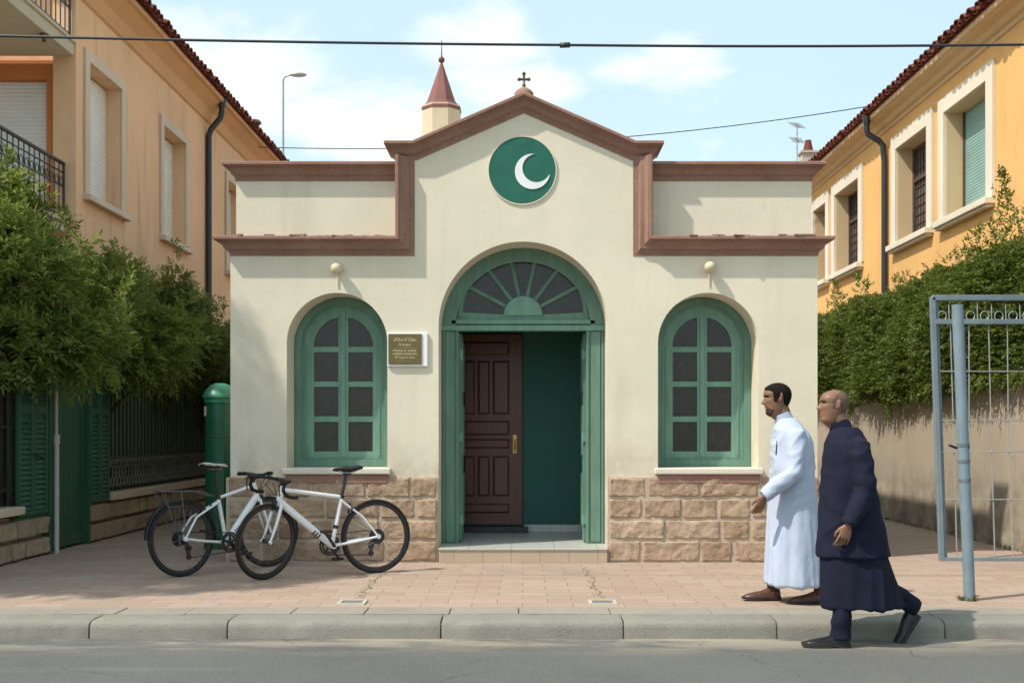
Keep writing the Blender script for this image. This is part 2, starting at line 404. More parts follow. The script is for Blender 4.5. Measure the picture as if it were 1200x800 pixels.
def ridge0(x): return 1 - 2 * abs(x)
def block_wall(mb, o, u, nrm, L, rows, z0, seed=1, lmin=.27, lmax=.62, gap=.012, rough=.014, proud=.034, xs_cut=()):
    """rock-faced blocks laid in rows on a plane: origin o, direction u, outward normal nrm"""
    rg = random.Random(seed); o = Vector(o); u = Vector(u); nrm = Vector(nrm); z = z0
    for h in rows:
        s = 0
        while s < L - .02:
            w = rg.uniform(lmin, lmax)
            if L - s - w < lmin * .7: w = L - s
            nu = max(6, int(w / .02)); nv = max(6, int(h / .02)); off = Vector((rg.uniform(0, 99), rg.uniform(0, 99), rg.uniform(0, 99)))
            vs = []; g = gap * rg.uniform(.7, 1.3); tilt = rg.uniform(-.02, .02)
            for i in range(nu + 1):
                for j in range(nv + 1):
                    a = i / nu; b = j / nv
                    e = min(a * w, (1 - a) * w, b * h, (1 - b) * h)
                    edge = 1 - min(1, e / .022); edge *= edge
                    p = o + u * (s + g / 2 + a * (w - g)) + Vector((0, 0, z + g / 2 + b * (h - g)))
                    q = Vector((a * w, b * h, 0)) * 9 + off
                    d = proud * (1 - edge * .8) + rough * (.8 * mnoise.noise(q) + .55 * mnoise.noise(q * 2.3) + .45 * ridge0(mnoise.noise(q * 3.7)) + .35 * mnoise.noise(q * 7.1)) * (1 - .7 * edge) + tilt * (a - .5)
                    if i in (0, nu) or j in (0, nv):
                        q2 = p * 14; p = p + u * .004 * mnoise.noise(q2) + Vector((0, 0, .004 * mnoise.noise(q2 + off)))
                    vs.append(p + nrm * d)
            base = len(vs); fs = []
            idx = lambda i, j: i * (nv + 1) + j
            for i in range(nu):
                for j in range(nv): fs.append((idx(i, j), idx(i + 1, j), idx(i + 1, j + 1), idx(i, j + 1)))
            rim = [idx(i, 0) for i in range(nu + 1)] + [idx(nu, j) for j in range(1, nv + 1)] + [idx(i, nv) for i in range(nu - 1, -1, -1)] + [idx(0, j) for j in range(nv - 1, 0, -1)]
            for k in rim:
                p = Vector(vs[k]); vs.append(p - nrm * ((p - o).dot(nrm)))
            for k in range(len(rim)):
                k2 = (k + 1) % len(rim); fs.append((rim[k2], rim[k], base + k, base + k2))
            mb.add(vs, fs); s += w
        z += h

def cornice_profile(U, W):
    pts = [(.0, 0), (.045, 0), (.05, .14), (.10, .17), (.12, .22)]
    for i in range(7):
        a = i / 6; pts.append((.12 + .60 * a + .07 * math.sin(2 * PI * a), .25 + .47 * a))
    pts += [(.80, .74), (.82, .80), (1.0, .82), (1.0, .95), (.94, 1.0), (.0, 1.0)]
    return [(u * U, v * W) for u, v in pts]

def sweep(mb, stations, prof, chip=.0):
    """stations: (point, U vector, V vector)"""
    rings = []
    for p, U, V in stations:
        p = Vector(p); U = Vector(U); V = Vector(V); rings.append([tuple(p + U * u + V * v) for u, v in prof])
    mb.loft(rings)

# ================================================================== SETTING
g = MB(); g.box(-300, 300, -300, 400, -.9, -.33); tag(g.build('ground', M['earth']), kind='structure')
g = MB(); g.box(-60, 60, -13.2, -3.65, -.4, -.13); tag(g.build('road', M['asphalt']), kind='structure')
g = MB(); g.box(-60, 60, -3.06, 60, -.32, 0); tag(g.build('pavement', M['pavers']), kind='structure')
g = MB(); g.box(-60, 60, -18, -13.2, -.32, .0); tag(g.build('far_pavement', M['slab']), kind='structure')
# kerb stones and the slab course behind them
kx = [-11.4, -9.9, -8.6, -7.3, -5.9, -4.6, fx(107, 8.2), fx(268, 8.2), fx(517, 8.2), fx(730, 8.2), fx(909, 8.2), fx(1105, 8.2), 4.35, 5.6, 7.0, 8.4, 9.7, 11.2]
def kerb_stone(mb, x0, x1, seed):
    n = max(8, int((x1 - x0) / .05)); rings = []
    prof = [(-3.36, -.30), (-3.655, -.30), (-3.652, -.06), (-3.645, -.03), (-3.628, -.011), (-3.60, -.003), (-3.5, .002), (-3.362, .0)]
    for i in range(n + 1):
        x = x0 + .006 + (x1 - x0 - .012) * i / n; ring = []
        e = min(i, n - i); rd = .012 if e == 0 else 0
        for k, (y, z) in enumerate(prof):
            q = Vector((x * 5, y * 9 + seed, z * 9)); a = mnoise.noise(q) + .6 * mnoise.noise(q * 3.1)
            chip = max(0, mnoise.noise(Vector((x * 3.5, seed * 3.3, 1.7))) - .45) * .07 if k in (3, 4, 5) else 0
            yy = y + (.007 * a if 0 < k < 7 else 0) + chip + (rd if 1 < k < 6 else 0); zz = z + (.004 * a if k > 1 else 0) - chip * .8 - (rd * .5 if k > 3 else 0)
            ring.append((x, yy, zz))
        rings.append(ring)
    mb.loft(rings)
g = MB(); g.box(-60, 60, -3.62, -3.38, -.35, -.03)
for i in range(len(kx) - 1): kerb_stone(g, kx[i], kx[i + 1], i * 1.7)
g.box(-60, kx[0], -3.65, -3.362, -.3, 0); g.box(kx[-1], 60, -3.65, -3.362, -.3, 0)
tag(g.build('kerb', M['kerb'], smooth=40), kind='structure')
g = MB(); x = -12.; rr = random.Random(5)
while x < 12:
    w = rr.uniform(.45, .8); g.box(x + .004, x + w - .004, -3.356, -3.062, -.2, .003 + rr.uniform(-.002, .003)); x += w
g.box(-12, 12, -3.36, -3.06, -.25, -.012)
g.box(-60, -12.01, -3.36, -3.06, -.2, 0); g.box(12.8, 60, -3.36, -3.06, -.2, 0)
tag(g.build('pavement', M['slab'], bevel=.004), kind='structure')

# ================================================================== MOSQUE
mosque = empty('mosque', (0, 0, 0), 'cream single storey prayer house with green arched door, terracotta cornice and crescent roundel', 'mosque')
ZLO = fz(300); WT = .19; XI = fx(486); ZG = fz(188); XS = fx(466); ZA = fz(133)
LWX, RWX, WR = fx(395), fx(830), .527
SILL = fz(548); WSP = fz(343) - WR
DR, DSP = .885, fz(382); FLOOR = fz(641)
DX = fx(613)
mb = MB()
XB = 3.075
outer = [(-XB, -.05), (XB, -.05), (XB, ZLO + .08), (-XI + .15, ZLO + .08), (-XI + .15, ZG + .09), (0, ZA + .10), (XI - .15, ZG + .09), (XI - .15, ZLO + .08), (-XB, ZLO + .08)]
holes = [arch(LWX, SILL - .02, WSP, WR), arch(RWX, SILL - .02, WSP, WR), arch(DX, .01, DSP, DR, 40)]
mb.plate(outer, holes, 0, .5)
for s in (-1, 1):
    a, b = sorted((s * 3.04, s * 1.27)); mb.box(a, b, .10, .42, ZLO, fz(196))
    a, b = sorted((s * XB, s * 2.80)); mb.box(a, b, .5, 8, -.05, 3.95)
mb.box(-2.8, 2.8, 7.7, 8, -.05, 3.95); mb.box(-3.0, 3.0, .42, 7.9, 3.6, 3.8)
mb.box(XI - .1, -XI + .1, .5, .8, 3.8, ZG + .05)
mb.build('wall', M['cream'], mosque)
# stone plinth
rows = [.232, .22, .222, .222]
lx0 = -XB - .02
dl, dr = DX - DR - .004, DX + DR + .004
sb = MB(); block_wall(sb, (lx0, 0, 0), (1, 0, 0), (0, -1, 0), dl - lx0, rows, 0, 3)
sb2 = MB(); block_wall(sb2, (dr, 0, 0), (1, 0, 0), (0, -1, 0), XB + .02 - dr, rows, 0, 8)
block_wall(sb, (-XB, 8, 0), (0, -1, 0), (-1, 0, 0), 8.02, rows, 0, 12)
block_wall(sb2, (XB, -.02, 0), (0, 1, 0), (1, 0, 0), 8.02, rows, 0, 15)
sb.build('stone_base', M['stone'], mosque, smooth=50); sb2.build('stone_base', M['stone'], mosque, smooth=50)
sb = MB(); sb.box(lx0 - .02, dl, -.022, -.003, 0, .885); sb.box(dr, XB + .04, -.022, -.003, 0, .885); sb.box(-XB - .022, -XB - .003, -.02, 8, 0, .885); sb.box(XB + .003, XB + .022, -.02, 8, 0, .885)
sb.build('mortar_joints', M['mortar'], mosque)
# cornices
cb = MB(); P1 = cornice_profile(.15, WT)
for s in (-1, 1):
    sweep(cb, [((s * XB, 8, ZLO), (s, 0, 0), (0, 0, 1)), ((s * XB, 0, ZLO), (s, -1, 0), (0, 0, 1)), ((s * -XI, 0, ZLO), (0, -1, 0), (s, 0, 1)), ((s * -XI, 0, ZG + .03), (0, -1, 0), (s, 0, 0))], P1)
    cb.box(min(s * (-XI + .2), s * (XB + .1)), max(s * (-XI + .2), s * (XB + .1)), -.10, .12, ZLO + WT - .03, ZLO + WT - .004)
P2 = cornice_profile(.125, .185)
for s in (-1, 1):
    sweep(cb, [((s * 3.04, .42, fz(210)), (s, 0, 0), (0, 0, 1)), ((s * 3.04, .10, fz(210)), (s, -1, 0), (0, 0, 1)), ((s * 1.27, .10, fz(210)), (0, -1, 0), (0, 0, 1))], P2)
    cb.box(min(s * 3.03, s * 1.3), max(s * 3.03, s * 1.3), .10, .42, fz(210) + .02, fz(210) + .178)
P3 = cornice_profile(.13, .178)
th = math.atan2(ZA - ZG, -XI); tv = math.tan(th / 2)
st = []
for s in (-1, 1):
    seg = [((s * -XS, .5, ZG), (s, 0, 0), (0, 0, 1)), ((s * -XS, 0, ZG), (s, -1, 0), (0, 0, 1)), ((s * (-XI - .02), 0, ZG), (0, -1, 0), (s * -(-tv), 0, 1))]
    st.append(seg)
st = st[0] + [((0, 0, ZA), (0, -1, 0), (0, 0, 1 / math.cos(th)))] + st[1][::-1]
sweep(cb, st, P3)
# fill between gable cornice and wall, so the coping has depth
cb.prism([(XS + .01, ZG + .02), (XI + .02, ZG + .02), (0, ZA + .02), (-XI - .02, ZG + .02), (-XS - .01, ZG + .02), (-XS - .01, ZG + .172), (-XI - .06, ZG + .172), (0, ZA + .188), (XI + .06, ZG + .172), (XS + .01, ZG + .172)], .004, .5)
co = cb.build('cornice', M['cornice'], mosque, smooth=35)
# flaked mortar lying on the ledge
db = MB(); rr = random.Random(9)
for s in (-1, 1):
    for k in range(26):
        x = s * rr.uniform(1.4, 3.0); y = rr.uniform(-.14, .08); w = rr.uniform(.02, .11)
        db.box(-w, w, -.02, .02, 0, rr.uniform(.006, .02), Matrix.Translation((x, y, ZLO + WT - .003)) @ Matrix.Rotation(rr.uniform(-.5, .5), 4, 'Z'))
tag(db.build('flaked_mortar', M['cornice'], mosque), kind='stuff')
# apex plinth + cross finial
fb = MB(); zt = ZA + .178 / math.cos(th)
fb.lathe([(.10, -.03), (.10, .03), (.075, .06), (.05, .075), (.03, .09)], 20, (DX * 0, -.02, zt - .02))
fb.build('finial_base', M['cornice'], mosque, smooth=40)
fb = MB(); z = zt + .05
FS = Matrix.Translation((0, -.02, z)) @ Matrix.Scale(.78, 4) @ Matrix.Translation((0, .02, -z))
fb.lathe([(.022, 0), (.03, .012), (.03, .03), (.018, .04), (.028, .055), (.02, .07), (.016, .075), (.016, .19), (.024, .2), (.026, .215), (.012, .235)], 14, (0, -.02, z), M=FS)
fb.tube([(-.07, -.02, z + .135), (-.055, -.02, z + .135), (.055, -.02, z + .135), (.07, -.02, z + .135)], [.024, .018, .018, .024], 12, M=FS)
fb.ball((-.066, -.02, z + .135), .024, M=FS); fb.ball((.066, -.02, z + .135), .024, M=FS)
fb.build('cross_finial', M['bronze'], mosque, smooth=40)
# roundel
ez = fz(200); ex = fx(612); er = .352
eb = MB(); circ = lambda r, n=64: [(ex + r * math.cos(2 * PI * i / n), ez + r * math.sin(2 * PI * i / n)) for i in range(n)]
eb.prism(circ(er), -.012, .0); em = eb.build('crescent_emblem', M['emblem'], mosque)
eb = MB(); eb.plate(circ(er + .009), [circ(er - .001)], -.016, .002); eb.build('rim', M['cream'], em)
cp = []
oc = (fx(624), fz(201.5)); orr = 20.6 / FP * D0; ic = (fx(628.8), fz(197.55)); ir = 16.6 / FP * D0
ta = (fx(627.5), fz(181)); tb = (fx(643.8), fz(204.7))
a0 = math.atan2(ta[1] - oc[1], ta[0] - oc[0]); a1 = math.atan2(tb[1] - oc[1], tb[0] - oc[0]) + 2 * PI
cp += [(oc[0] + orr * math.cos(a0 + (a1 - a0) * i / 40), oc[1] + orr * math.sin(a0 + (a1 - a0) * i / 40)) for i in range(41)]
b1 = math.atan2(tb[1] - ic[1], tb[0] - ic[0]) + 2 * PI; b0 = math.atan2(ta[1] - ic[1], ta[0] - ic[0])
cp += [(ic[0] + ir * math.cos(b1 + (b0 - b1) * i / 40), ic[1] + ir * math.sin(b1 + (b0 - b1) * i / 40)) for i in range(1, 40)]
eb = MB(); eb.plate(cp, [], -.02, -.0135); eb.build('crescent', M['white'], em)
# windows
def arch_window(X):
    wb = MB()
    wb.plate(arch(X, SILL + .002, WSP, WR + .01), [arch(X, SILL + .10, WSP, .425)], .40, .49)
    wb.plate(arch(X, SILL + .004, WSP, WR - .005), [arch(X, SILL + .075, WSP, .45)], .375, .399)
    w = wb.build('window', M['green'], mosque, bevel=.005); wb = MB()
    z0 = SILL; hs = []
    for s in (-1, 1):
        for a, b in ((.165, .485), (.545, .865), (.922, 1.24)):
            x0, x1 = sorted((X + s * .054, X + s * .318)); hs.append([(x0, z0 + a), (x1, z0 + a), (x1, z0 + b), (x0, z0 + b)])
        zc = WSP - .005; r = .320; pts = []; zb = z0 + 1.298; 
        a_0 = 0; xi = .054; a_1 = math.acos(xi / r)
        pts = [(X + s * xi, zb), (X + s * r, zb)] + [(X + s * r * math.cos(a_1 * i / 14), zc + r * math.sin(a_1 * i / 14)) for i in range(15)]
        if abs(pts[1][1] - pts[2][1]) < 1e-4: pts.pop(1)
        hs.append(pts)
    wb.plate(arch(X, SILL + .09, WSP, .43), hs, .415, .455)
    wb.box(X - .022, X + .022, .400, .416, SILL + .11, WSP + .36)
    for s in (-1, 1):
        wb.box(X + s * .385 - .012, X + s * .385 + .012, .405, .416, SILL + .12, WSP)
    wb.build('sash', M['green2'], w, bevel=.005)
    pb = MB(); pb.plate(arch(X, SILL + .12, WSP, .40), [], .437, .443); pb.build('pane', M['glass'], w)
    kb = MB(); kb.box(X - .565, X + .565, -.075, .42, SILL - .065, SILL)
    kb.build('window_sill', M['white_sill'], w, bevel=.012)
    kb = MB(); kb.box(X - .53, X + .53, -.045, .0, SILL - .16, SILL - .067); kb.build('sill_course', M['cornice'], w, bevel=.006)
arch_window(LWX); arch_window(RWX)
# doorway: frame, fanlight, leaves
YF = .42
for s, w in ((-1, .185), (1, .20)):
    df = MB()
    a, b = sorted((DX + s * (DR + .004), DX + s * (DR - w)))
    df.box(a, b, YF, .52, FLOOR, DSP + .02)
    c = (a + b) / 2
    df.box(c - .05, c + .05, YF - .014, YF, FLOOR + .02, DSP - .02)
    a2, b2 = sorted((DX + s * (DR - .012), DX + s * (DR - .035))); df.box(a2, b2, YF - .022, YF, FLOOR, DSP)
    a2, b2 = sorted((DX + s * (DR - w), DX + s * (DR - w + .025))); df.box(a2, b2, YF - .02, YF, FLOOR, DSP)
    df.build('door_post', M['green'], mosque, bevel=.004)
fb = MB(); zc = DSP + .155; r1, r2 = .215, .655; hs = []
n = 7; edges = [R(3) + (PI - R(6)) * i / n for i in range(n + 1)]
for i in range(n):
    hw1 = .021
    a, b = edges[i], edges[i + 1]
    def pt(r, ang, off): return (DX + r * math.cos(ang) - off * math.sin(ang), zc + r * math.sin(ang) + off * math.cos(ang))
    o1 = hw1 if i > 0 else -.0; o2 = -hw1 if i < n - 1 else .0
    hs.append([pt(r1, a, o1)] + [pt(r2, a + (b - a) * t / 6, o1 + (o2 - o1) * t / 6) for t in range(7)] + [pt(r1, b, o2)] + [pt(r1 * .995, b + (a - b) * t / 4, o2 + (o1 - o2) * t / 4) for t in (1, 2, 3)])
half = [(DX - DR - .006, DSP + .02)] + [(DX - (DR + .006) * math.cos(PI * i / 40), DSP + (DR + .006) * math.sin(PI * i / 40)) for i in range(1, 40)] + [(DX + DR + .006, DSP + .02)]
fb.plate(half, hs, .44, .48)
rg = lambda r, zc_=DSP: [(DX - r * math.cos(PI * i / 40), zc_ + r * math.sin(PI * i / 40)) for i in range(41)]
fb.plate(rg(DR + .004) + rg(.735)[::-1], [], .405, .44)
fb.plate([(DX - .72, zc - .03)] + rg(.70, zc) + [(DX + .72, zc - .03)] + rg(.665, zc)[::-1], [], .425, .441)
for a in edges[1:-1]:
    fb.tube([(DX + r1 * math.cos(a), .437, zc + r1 * math.sin(a)), (DX + r2 * math.cos(a), .437, zc + r2 * math.sin(a))], .017, 8)
fl = fb.build('fanlight', M['green'], mosque, bevel=.003)
fb = MB(); fb.box(DX - DR - .006, DX + DR + .006, .385, .52, DSP - .012, DSP + .045); fb.box(DX - .78, DX + .78, .405, .44, DSP + .06, DSP + .105)
fb.prism([(DX - .21 * math.cos(PI * i / 20), zc + .21 * math.sin(PI * i / 20)) for i in range(21)], .424, .44)
fb.build('transom', M['green2'], fl, bevel=.005)
fb = MB(); fb.plate([(DX - .68, zc)] + rg(.68, zc)[1:-1] + [(DX + .68, zc)], [], .463, .468); fb.build('pane', M['glass'], fl)
for s, w in ((-1, .185), (1, .20)):
    lb = MB(); xj = DX + s * (DR - w)
    a, b = sorted((xj + s * .03, xj - s * .025)); lb.box(a, b, .53, 1.0, FLOOR + .012, DSP - .03)
    a, b = sorted((xj - s * .026, xj - s * .038))
    for z0, z1 in ((.18, .75), (.95, 1.5), (1.65, 2.2)): lb.box(a, b, .58, .95, FLOOR + z0, FLOOR + z1)
    leaf = lb.build('door_leaf', M['green'], mosque, bevel=.004)
    for z in (.25, 1.15, 2.05):
        hb = MB(); hb.tube([(xj - s * .03, .525, FLOOR + z - .06), (xj - s * .03, .525, FLOOR + z + .06)], .013, 8); a, b = sorted((xj - s * .03, xj + s * .01)); hb.box(a, b, .51, .535, FLOOR + z - .05, FLOOR + z + .05)
        hb.build('hinge', M['green2'], leaf)
# vestibule
YB = 1.85
vb = MB(); vb.box(-1.1, 1.1, YB, YB + .1, 0, 3.4); vb.box(-1.2, -1.0, .5, YB, 0, 3.4); vb.box(1.0, 1.2, .5, YB, 0, 3.4); vb.build('vestibule_wall', M['green_wall'], mosque)
vb = MB(); vb.box(-1.1, 1.1, .5, YB + .1, 2.95, 3.05); vb.build('vestibule_ceiling', M['green_wall'], mosque)
vb = MB(); vb.box(DX - DR + .004, DX + DR - .004, -.075, .52, FLOOR - .022, FLOOR); vb.box(-1.0, 1.0, .52, YB, FLOOR - .05, FLOOR - .002); vb.build('floor', M['floor_tile'], mosque, bevel=.003)
vb = MB(); vb.box(DX - DR + .006, DX + DR - .006, -.062, .5, 0, FLOOR - .023); vb.build('door_step', M['step_tile'], mosque, bevel=.003)
vb = MB(); 
d2 = D0 + YB
x = fx(614, d2)
while x < .98: vb.box(x + .002, min(x + .218, .995), YB - .012, YB, FLOOR, FLOOR + .085); x += .22
vb.build('skirting', M['floor_tile'], mosque)
ib = MB(); x0, x1 = fx(536, d2), fx(612, d2); z0, z1 = FLOOR + .09, fz(392, d2)
ib.box(x0, x1, YB - .05, YB - .005, z0, z1)
W = x1 - x0; H = z1 - z0
def panel(a, b, c, d):
    x_0, x_1, z_0, z_1 = x0 + a * W, x0 + b * W, z0 + c * H, z0 + d * H; m = .02
    ib.box(x_0, x_1, YB - .058, YB - .05, z_0, z_1)
    vs = [(x_0, YB - .058, z_0), (x_1, YB - .058, z_0), (x_1, YB - .058, z_1), (x_0, YB - .058, z_1), (x_0 + m, YB - .075, z_0 + m), (x_1 - m, YB - .075, z_0 + m), (x_1 - m, YB - .075, z_1 - m), (x_0 + m, YB - .075, z_1 - m)]
    ib.add(vs, [(4, 5, 6, 7), (0, 1, 5, 4), (1, 2, 6, 5), (2, 3, 7, 6), (3, 0, 4, 7)])
for a, b in ((.10, .27), (.32, .50), (.55, .80)):
    panel(a, b, .58, .86); panel(a, b, .15, .36)
panel(.10, .80, .47, .545); panel(.10, .80, .40, .45); panel(.10, .80, .06, .11); panel(.10, .80, .89, .96)
ib.box(x1 - .012, x1 + .002, YB - .062, YB - .004, z0, z1)
idr = ib.build('inner_door', M['brown_wood'], mosque, bevel=.003)
hb = MB(); hx = x0 + .885 * W; hz = fz(520, d2)
hb.box(hx - .022, hx + .022, YB - .062, YB - .05, hz - .11, hz + .11); hb.tube([(hx, YB - .06, hz + .06), (hx, YB - .11, hz + .055), (hx, YB - .115, hz + .02), (hx, YB - .105, hz - .04), (hx, YB - .065, hz - .06)], .011, 10); hb.ball((hx, YB - .065, hz - .085), .012)
hb.build('door_handle', M['brass'], idr, smooth=40)
hb = MB(); hb.box(-.998, x1 + .07, YB - .14, YB - .004, FLOOR, FLOOR + .07); hb.build('door_threshold', M['black'], mosque, bevel=.004)
# turret behind the gable
ty = 3.0; td = D0 + ty; tx = fx(517.5, td)
tb_ = MB(); r = .245 / math.cos(PI / 8); tb_.lathe([(r, 3.7), (r, fz(126, td))], 8, (tx, ty, 0), ph=PI / 8)
tur = tb_.build('turret', plaster('turret_plaster', (.64, .53, .38), (.34, .26, .18), .9, .5, .6), mosque)
tb_ = MB(); zb = fz(131, td); ap = fz(75, td)
tb_.lathe([(.24, zb - .03), (.275, zb), (.275, zb + .03), (.255, zb + .045), (.20, zb + .11), (.16, zb + .22), (.018, ap)], 8, (tx, ty, 0), ph=PI / 8)
tb_.build('turret_roof', paint('dull_red_roof', (.20, .075, .062), .6, .15, 4, .15, 50), tur)
tb_ = MB(); tb_.ball((tx, ty, ap + .05), .042); tb_.tube([(tx, ty, ap - .02), (tx, ty, ap + .31)], [.01, .005], 8); tb_.build('finial_ball', paint('dull_red_ball', (.12, .045, .04), .5), tur, smooth=True)

# wall lamps
for px, py, lab in ((396, 316, 'small cream globe lamp on the wall above the window beside the plaque'), (831, 314, 'small cream globe lamp on the wall above the window behind the two men')):
    x, z = fx(px), fz(py)
    lm = empty('wall_lamp', (x, 0, z), lab, 'lamp', 'globe lamps on the prayer house wall')
    b = MB(); b.lathe([(.0, 0), (.05, 0), (.055, .012), (.05, .03), (.03, .035)], 16, M=Matrix.Translation((.01, 0, .02)) @ Matrix.Rotation(PI / 2, 4, 'X')); b.tube([(.01, -.03, .02), (.0, -.06, .02)], .02, 10)
    b.build('bracket', M['globe'], lm, smooth=40)
    b = MB(); b.ball((-.005, -.085, .0), .058, n=20, m=14); b.build('globe', M['globe'], lm, smooth=True)
    b = MB(); b.tube([(-.005, -.02, -.03), (-.003, -.012, -.08), (0, -.008, -.19)], .006, 6); b.build('cable', M['white_sill'], lm)

# plaque
px0, px1, pz0, pz1 = fx(455.5), fx(494.5), fz(427), fz(391.5)
pl = empty('plaque', ((px0 + px1) / 2, 0, (pz0 + pz1) / 2), 'bronze plaque with pale lettering on a white board beside the arched door', 'plaque')
w, h = (px1 - px0) / 2, (pz1 - pz0) / 2
b = MB(); b.box(-w - .012, w + .062, -.03, -.001, -h - .022, h + .012); b.build('backing_board', M['white'], pl, bevel=.006)
b = MB(); b.box(-w, w, -.042, -.031, -h, h); b.build('plate', M['plaque'], pl, bevel=.003)
def text_mesh(name, lines, mat, parent, y):
    V = []; F = []
    for txt, zc_, hgt, wid, shear in lines:
        cu = bpy.data.curves.new('tmp', 'FONT'); cu.body = txt; cu.size = 1; cu.align_x = 'CENTER'; cu.shear = shear; cu.extrude = .02; cu.resolution_u = 2
        o = bpy.data.objects.new('tmp', cu); COL.objects.link(o); dg = bpy.context.evaluated_depsgraph_get(); me = bpy.data.meshes.new_from_object(o.evaluated_get(dg))
        xs = [v.co.x for v in me.vertices]; k = wid / (max(xs) - min(xs)); b0 = len(V)
        V += [(v.co.x * k, y - v.co.z * .05, zc_ + (v.co.y - .3) * hgt) for v in me.vertices]; F += [tuple(b0 + i for i in p.vertices) for p in me.polygons]
        bpy.data.objects.remove(o); bpy.data.curves.remove(cu); bpy.data.meshes.remove(me)
    m = MB(); m.add(V, F); return m.build(name, mat, parent, weld=False)
text_mesh('lettering', [("\u00abFidria d\u2019l Chiao,", .098, .055, .24, .35), ("Puromaan\u2019", .046, .040, .135, .2), ("\u2014 \u2014\u2014 \u2014\u2014 \u2014", .012, .02, .2, 0), ("PRERINE AL SAREEB.", -.018, .030, .25, 0), ("HARIRSPUA UNREBOTINS", -.052, .032, .25, 0), ("AY Tugrirarx oltcts", -.088, .034, .205, 0), ("\u2014\u2014\u2014\u2014\u2014", -.126, .02, .15, 0)], M['plaque_text'], pl, -.044)
# ================================================================== LEFT: garden wall with shutters, gate door and railing
def ML(X): return Matrix.Translation((X, 0, 0)) @ Matrix.Rotation(PI / 2, 4, 'Z')     # local x = world y, front (-y) faces +x
def MR(X): return Matrix.Translation((X, 0, 0)) @ Matrix.Rotation(-PI / 2, 4, 'Z')    # local x = -world y, front faces -x
GX = -5.31; G = ML(GX)
gw = empty('garden_wall', (GX, 2, 0), 'low stone garden wall with green louvred shutters, door and iron railing under the trees', 'wall')
Y0, Y1 = -2.6, 9.3
def at(o):  # children were built in world space: keep them there under a moved parent
    o.matrix_parent_inverse = Matrix.Translation(-Vector(o.parent.location)); return o
ws = wy(18, GX); d0, d1 = wy(62, GX), wy(103, GX); f0 = wy(128, GX)
b = MB(); b.box(Y0, Y1, .16, .30, 0, 2.45, G); at(b.build('wall', M['retaining'], gw))
b = MB()
block_wall(b, (GX - .1, Y0, 0), (0, 1, 0), (1, 0, 0), d0 - .12 - Y0, [.22, .23], 0, 21, .3, .5, proud=.12, gap=.026)
block_wall(b, (GX - .1, d1 + .03, 0), (0, 1, 0), (1, 0, 0), Y1 - d1 - .03, [.24, .24], 0, 23, .3, .52, proud=.12, gap=.026)
at(b.build('stone_base', M['stone_garden'], gw, smooth=50))
b = MB(); b.box(Y0, d0 - .12, .08, .16, 0, .46, G); b.box(d1 + .03, Y1, .08, .16, 0, .5, G); at(b.build('mortar_joints', M['mortar'], gw))
b = MB(); b.box(Y0, ws + .02, -.10, .2, .50, .585, G); b.box(f0 - .03, Y1, -.08, .2, .485, .585, G); at(b.build('coping', M['tan_trim'], gw, bevel=.012))
def louvre(mb, x0, x1, z0, z1, y, leaves=2, Mx=G, mids=(.62,)):
    w = (x1 - x0) / leaves
    for k in range(leaves):
        a, c = x0 + k * w + .004, x0 + (k + 1) * w - .004; st = .055
        mb.box(a, a + st, y, y + .04, z0, z1, Mx); mb.box(c - st, c, y, y + .04, z0, z1, Mx)
        zs = [z0] + [z0 + (z1 - z0) * m for m in mids] + [z1]
        for z in zs: mb.box(a + st, c - st, y + .003, y + .037, max(z0, z - .045), min(z1, z + .045), Mx)
        mb.box(a + st, c - st, y + .03, y + .036, z0, z1, Mx)
        for i in range(len(zs) - 1):
            n = int((zs[i + 1] - zs[i] - .09) / .055)
            for j in range(n):
                z = zs[i] + .055 + (j + .5) * .055 - .01
                mb.add([(a + st, y + .004, z - .015), (c - st, y + .004, z - .015), (c - st, y + .03, z + .03), (a + st, y + .03, z + .03), (a + st, y + .010, z - .02), (c - st, y + .010, z - .02), (c - st, y + .034, z + .024), (a + st, y + .034, z + .024)],
                       [(0, 1, 2, 3), (7, 6, 5, 4), (0, 4, 5, 1), (3, 2, 6, 7), (0, 3, 7, 4), (1, 5, 6, 2)], Mx)
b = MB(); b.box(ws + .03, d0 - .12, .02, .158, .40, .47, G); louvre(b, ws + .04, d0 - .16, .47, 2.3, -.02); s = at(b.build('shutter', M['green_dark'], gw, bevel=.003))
b = MB(); b.tube([G @ Vector(((ws + d0) / 2 - .12, -.05, 1.12)), G @ Vector(((ws + d0) / 2 + .06, -.06, 1.08))], .012, 8); 
hd = b.build('catch', M['black'], s)
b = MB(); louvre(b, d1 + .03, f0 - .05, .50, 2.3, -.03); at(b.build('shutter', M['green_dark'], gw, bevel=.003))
b = MB(); b.box(Y0, ws + .02, .10, .158, .585, 2.4, G); dw = at(b.build('window', M['glass'], gw))
b = MB()
yy = Y0 + .1
while yy < ws: b.tube([G @ Vector((yy, .03, .6)), G @ Vector((yy, .03, 2.35))], .009, 6); yy += .13
for z in (.75, 1.4, 2.1): b.box(Y0, ws, .024, .036, z, z + .03, G)
b.build('window_bars', M['black'], dw)
b = MB(); b.box(d0 + .01, d1, .06, .11, .03, 2.3, G)
for k in range(1, 7): b.box(d0 + .01 + (d1 - d0) * k / 7 - .004, d0 + .01 + (d1 - d0) * k / 7 + .004, .055, .0605, .2, 2.25, G)
b.box(d0 + .01, d1, .045, .06, .03, .19, G); b.box(d0 + .01, d1, .045, .06, 2.1, 2.3, G); b.box(d1 - .07, d1, .045, .06, .19, 2.1, G)
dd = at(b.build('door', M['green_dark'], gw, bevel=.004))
b = MB(); b.box(d1, d1 + .04, -.02, .16, 0, 2.35, G); b.box(d0 - .12, d0 - .05, -.02, .16, 0, 2.35, G); at(b.build('door_frame', M['green_dark'], gw, bevel=.004))
